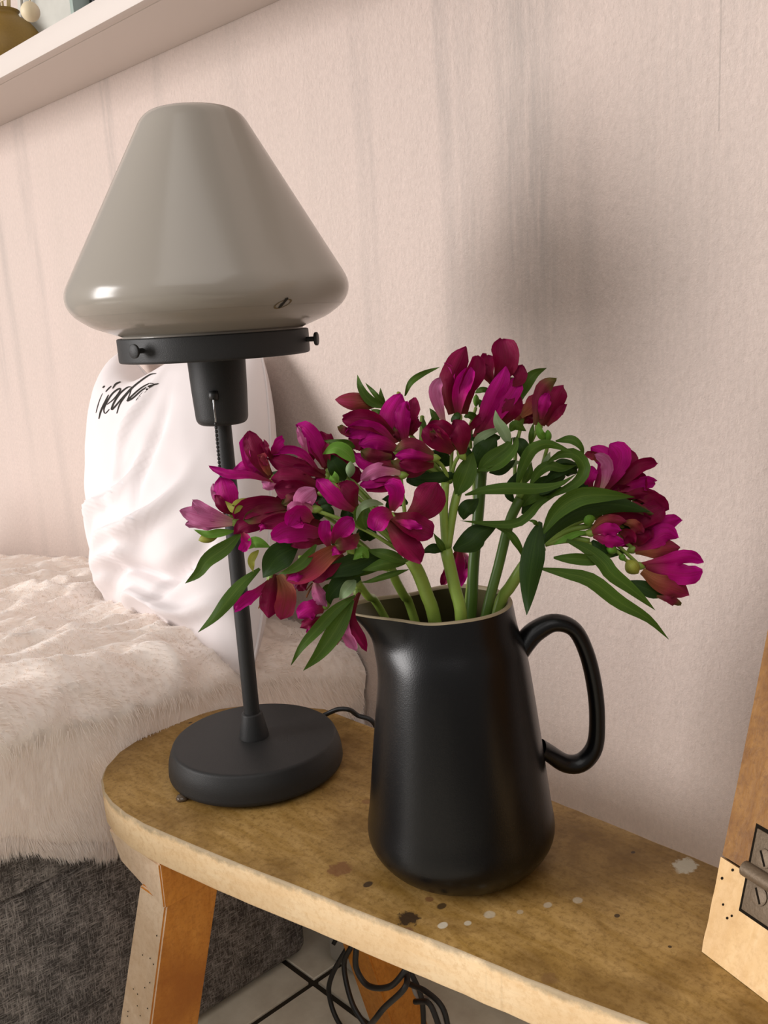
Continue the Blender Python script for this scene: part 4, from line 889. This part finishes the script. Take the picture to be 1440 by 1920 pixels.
S6.ped((1010, 915), .6, (975, 935), .0026); S6.ped((985, 880), .6, (972, 935), .0022); S6.leaf('E', [(860, 690), (930, 560), (1100, 480), (1260, 460)], 130, .2, .2, 'k'); S6.leaf('E', [(860, 620), (960, 520), (1120, 500)], 120, .4, .4, 'g')
# --- stem bending to the right
S7 = Stem('alstroemeria stem bending over the handle with the widest spray of blooms', (938, 1142), [(958, 1098), (990, 1050), (1015, 1025)], 1.2, .0046, .0044, M_STEM)
for b, r in (((1125, 965), .0022), ((1110, 985), .0022), ((1120, 1000), .0020), ((1105, 1015), .0022), ((1130, 1025), .0016), ((1110, 950), .0018)): S7.ped(b, 1.4, (1022, 1020), r)
S7.node = (1115, 990); S7.nd = 1.4
S7.flower('F', (340, 490), .2, [([(330, 490), (400, 350), (440, 220), (290, 90)], 190, 'm', .2), ([(390, 490), (440, 360), (430, 220), (320, 160)], 110, 'p', .7), ([(410, 490), (500, 320), (550, 160), (460, 65)], 210, 'm', .1), ([(450, 490), (570, 350), (640, 220), (640, 105)], 180, 'd', 0), ([(500, 495), (650, 350), (760, 260), (900, 235)], 125, 'd', .3),
          ([(290, 480), (260, 390), (310, 270)], 130, 'm', .1), ([(400, 230), (320, 170), (235, 150)], 80, 'b', -.2)], frm=(1060, 940))
S7.flower('F', (560, 540), .4, [([(540, 490), (690, 450), (800, 420), (885, 420)], 130, 'm', .1), ([(680, 540), (800, 550), (900, 600), (1000, 680)], 150, 'd', .1), ([(560, 560), (750, 520), (910, 530)], 110, 'd', .3)])
S7.flower('F', (690, 860), .8, [([(700, 880), (900, 830), (1020, 790), (1130, 760)], 150, 'm', .1), ([(650, 880), (780, 760), (960, 660)], 220, 'd', 0), ([(380, 690), (560, 650), (720, 650), (860, 720)], 100, 'g', .6), ([(400, 740), (600, 730), (840, 770)], 150, 'd', .4)])
S7.flower('F', (300, 890), 1.8, [([(290, 870), (400, 780), (620, 790)], 120, 'b', .2), ([(300, 890), (420, 860), (570, 870)], 120, 'm', .5), ([(310, 920), (450, 970), (600, 990)], 120, 'm', .4), ([(590, 800), (680, 810), (770, 890)], 110, 'b', 0), ([(560, 880), (640, 900), (660, 980)], 120, 'd', 0)])
S7.flower('F', (690, 1040), 1.2, [([(680, 1030), (850, 960), (980, 890), (1095, 940)], 190, 'm', .2), ([(700, 1060), (900, 1050), (1120, 1030)], 190, 'b', .4), ([(700, 1000), (760, 920), (820, 860)], 170, 'd', .1)])
S7.flower('F', (750, 1200), 1.6, [([(760, 1190), (1000, 1150), (1200, 1110), (1340, 1160)], 130, 'm', .1), ([(800, 1200), (1000, 1250), (1180, 1270), (1330, 1240)], 200, 'm', .3), ([(760, 1250), (900, 1350), (1060, 1400), (1205, 1460)], 190, 'b', .4), ([(900, 1480), (1010, 1510), (1130, 1560)], 75, 'g', .2)])
S7.bud('F', (270, 830), (255, 680), 115, 1.9, ML['l'], False); S7.bud('F', (430, 1020), (530, 1070), 90, 1.8, ML['l'], False); S7.bud('F', (620, 1140), (730, 1270), 130, 1.8, ML['y'], False); S7.ped(cv('F', [(620, 1150)])[0], 1.8, (1125, 1020)); S7.bud('F', (560, 1080), (600, 1150), 60, 1.6, ML['l'], False)
S7.leaf('E', [(1025, 760), (985, 900), (960, 1060), (930, 1250), (900, 1600)], 205, 3.0, 3.4, 'k', roll=.1); S7.leaf('X', [(1018, 1000), (1045, 958), (1085, 932), (1130, 928), (1190, 932)], 34, 2.6, 3.0); S7.leaf('X', [(1015, 1020), (1040, 985), (1080, 955), (1150, 945), (1220, 960)], 46, 2.2, 2.2, 'k')
S7.leaf('X', [(1014, 1066), (1060, 1075), (1108, 1088), (1160, 1128), (1215, 1160), (1254, 1199)], 28, 1.8, 2.4); S7.leaf('F', [(60, 960), (250, 1040), (400, 1160), (480, 1270), (650, 1400), (780, 1510), (887, 1610)], 140, 1.8, 2.4); S7.leaf('F', [(650, 1340), (780, 1400), (900, 1440), (1050, 1400)], 140, 1.0, 1.0, 'k')
S7.leaf('F', [(-60, 1120), (150, 1130), (330, 1140), (520, 1080)], 110, 1.8, 1.8); S7.leaf('F', [(-60, 1000), (150, 900), (300, 880)], 60, 1.4, 1.6, 'l'); S7.leaf('F', [(300, 960), (400, 1050), (600, 1080)], 120, 1.5, 1.5, 'k'); S7.leaf('F', [(200, 700), (300, 640), (450, 650), (600, 660)], 130, 1.6, 1.4, 'k')
S7.leaf('F', [(-80, 800), (60, 700), (250, 640)], 170, 1.2, 1.4, 'k'); S7.leaf('E', [(1000, 800), (970, 760), (920, 750)], 40, 3.0, 3.1)
# dark filler leaves and florets, added as the deep shade inside the bouquet
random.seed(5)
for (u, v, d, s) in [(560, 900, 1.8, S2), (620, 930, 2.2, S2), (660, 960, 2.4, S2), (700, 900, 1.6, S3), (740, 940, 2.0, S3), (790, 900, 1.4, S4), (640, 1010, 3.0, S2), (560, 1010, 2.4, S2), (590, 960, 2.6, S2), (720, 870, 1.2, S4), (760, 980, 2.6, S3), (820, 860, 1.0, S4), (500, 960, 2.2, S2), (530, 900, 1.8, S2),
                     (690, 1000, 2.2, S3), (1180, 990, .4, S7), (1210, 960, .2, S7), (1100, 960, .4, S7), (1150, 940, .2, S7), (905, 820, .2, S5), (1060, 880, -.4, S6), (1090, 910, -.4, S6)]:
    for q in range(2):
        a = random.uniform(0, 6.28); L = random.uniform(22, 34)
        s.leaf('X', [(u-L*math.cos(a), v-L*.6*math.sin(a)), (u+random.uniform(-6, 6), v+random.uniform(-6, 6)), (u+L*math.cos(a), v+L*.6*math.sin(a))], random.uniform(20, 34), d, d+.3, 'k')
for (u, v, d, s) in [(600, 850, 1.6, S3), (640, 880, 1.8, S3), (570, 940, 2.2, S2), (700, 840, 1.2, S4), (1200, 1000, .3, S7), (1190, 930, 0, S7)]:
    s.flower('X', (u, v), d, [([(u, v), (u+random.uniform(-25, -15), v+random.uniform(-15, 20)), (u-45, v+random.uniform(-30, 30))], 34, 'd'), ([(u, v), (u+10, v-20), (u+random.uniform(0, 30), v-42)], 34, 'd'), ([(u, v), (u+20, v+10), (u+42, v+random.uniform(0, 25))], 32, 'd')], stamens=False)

# ------------------------------------------------------------------ cables under the bench
def px_tube(pts, y, r): return tube(spline([onp(1, u, v, yy) for (u, v, yy) in pts], 8), r, 10)
cab = thing('extension_cable', (-.05, -.01, -HB), 'coiled black cables hanging behind the rear bench leg', 'cable')
loops = [[(655, 1770, -.03), (622, 1830, -.03), (618, 1870, -.03), (640, 1925, -.03), (700, 1990, 0)], [(660, 1772, -.04), (645, 1810, -.04), (660, 1880, -.05), (690, 1930, -.05)],
         [(668, 1775, -.095), (668, 1815, -.095), (690, 1848, -.095), (730, 1850, -.095), (758, 1822, -.09), (768, 1800, -.08)], [(762, 1810, -.07), (760, 1850, -.095), (720, 1890, -.095), (700, 1915, -.095), (660, 1960, -.06)],
         [(770, 1822, -.01), (790, 1870, -.01), (795, 1930, -.01)], [(768, 1845, -.02), (800, 1860, -.02), (830, 1890, -.02), (843, 1940, -.02)], [(778, 1878, -.03), (805, 1882, -.03), (825, 1930, -.03)]]
for L in loops: V, Fc = px_tube(L, 0, .0030); put(mesh('cable_loop', V, Fc, M_BLACK), cab)
V, Fc = px_tube([(768, 1826, .0), (782, 1868, 0), (812, 1874, 0), (835, 1930, 0)], 0, .0022); tag(mesh('grey_cable', V, Fc, M_GREYC), 'thin grey cable among the black cable loops below the bench', 'cable')
pb = onp(1, 676, 1835, .05); pd = bmesh.new(); M_PL = m_plain('white_plastic', (.55, .52, .46), .5, .4)
hexa(pd, [(pb.x-.055, .045, -HB+.001), (pb.x+.045, .045, -HB+.001), (pb.x+.045, .085, -HB+.001), (pb.x-.055, .085, -HB+.001)], [(pb.x-.065, .05, -HB+.075), (pb.x+.02, .05, -HB+.075), (pb.x+.02, .08, -HB+.075), (pb.x-.065, .08, -HB+.075)])
tag(bevelled('socket_box', pd, M_PL, .005, 3), 'white plastic socket box on the floor behind the rear bench leg', 'socket')
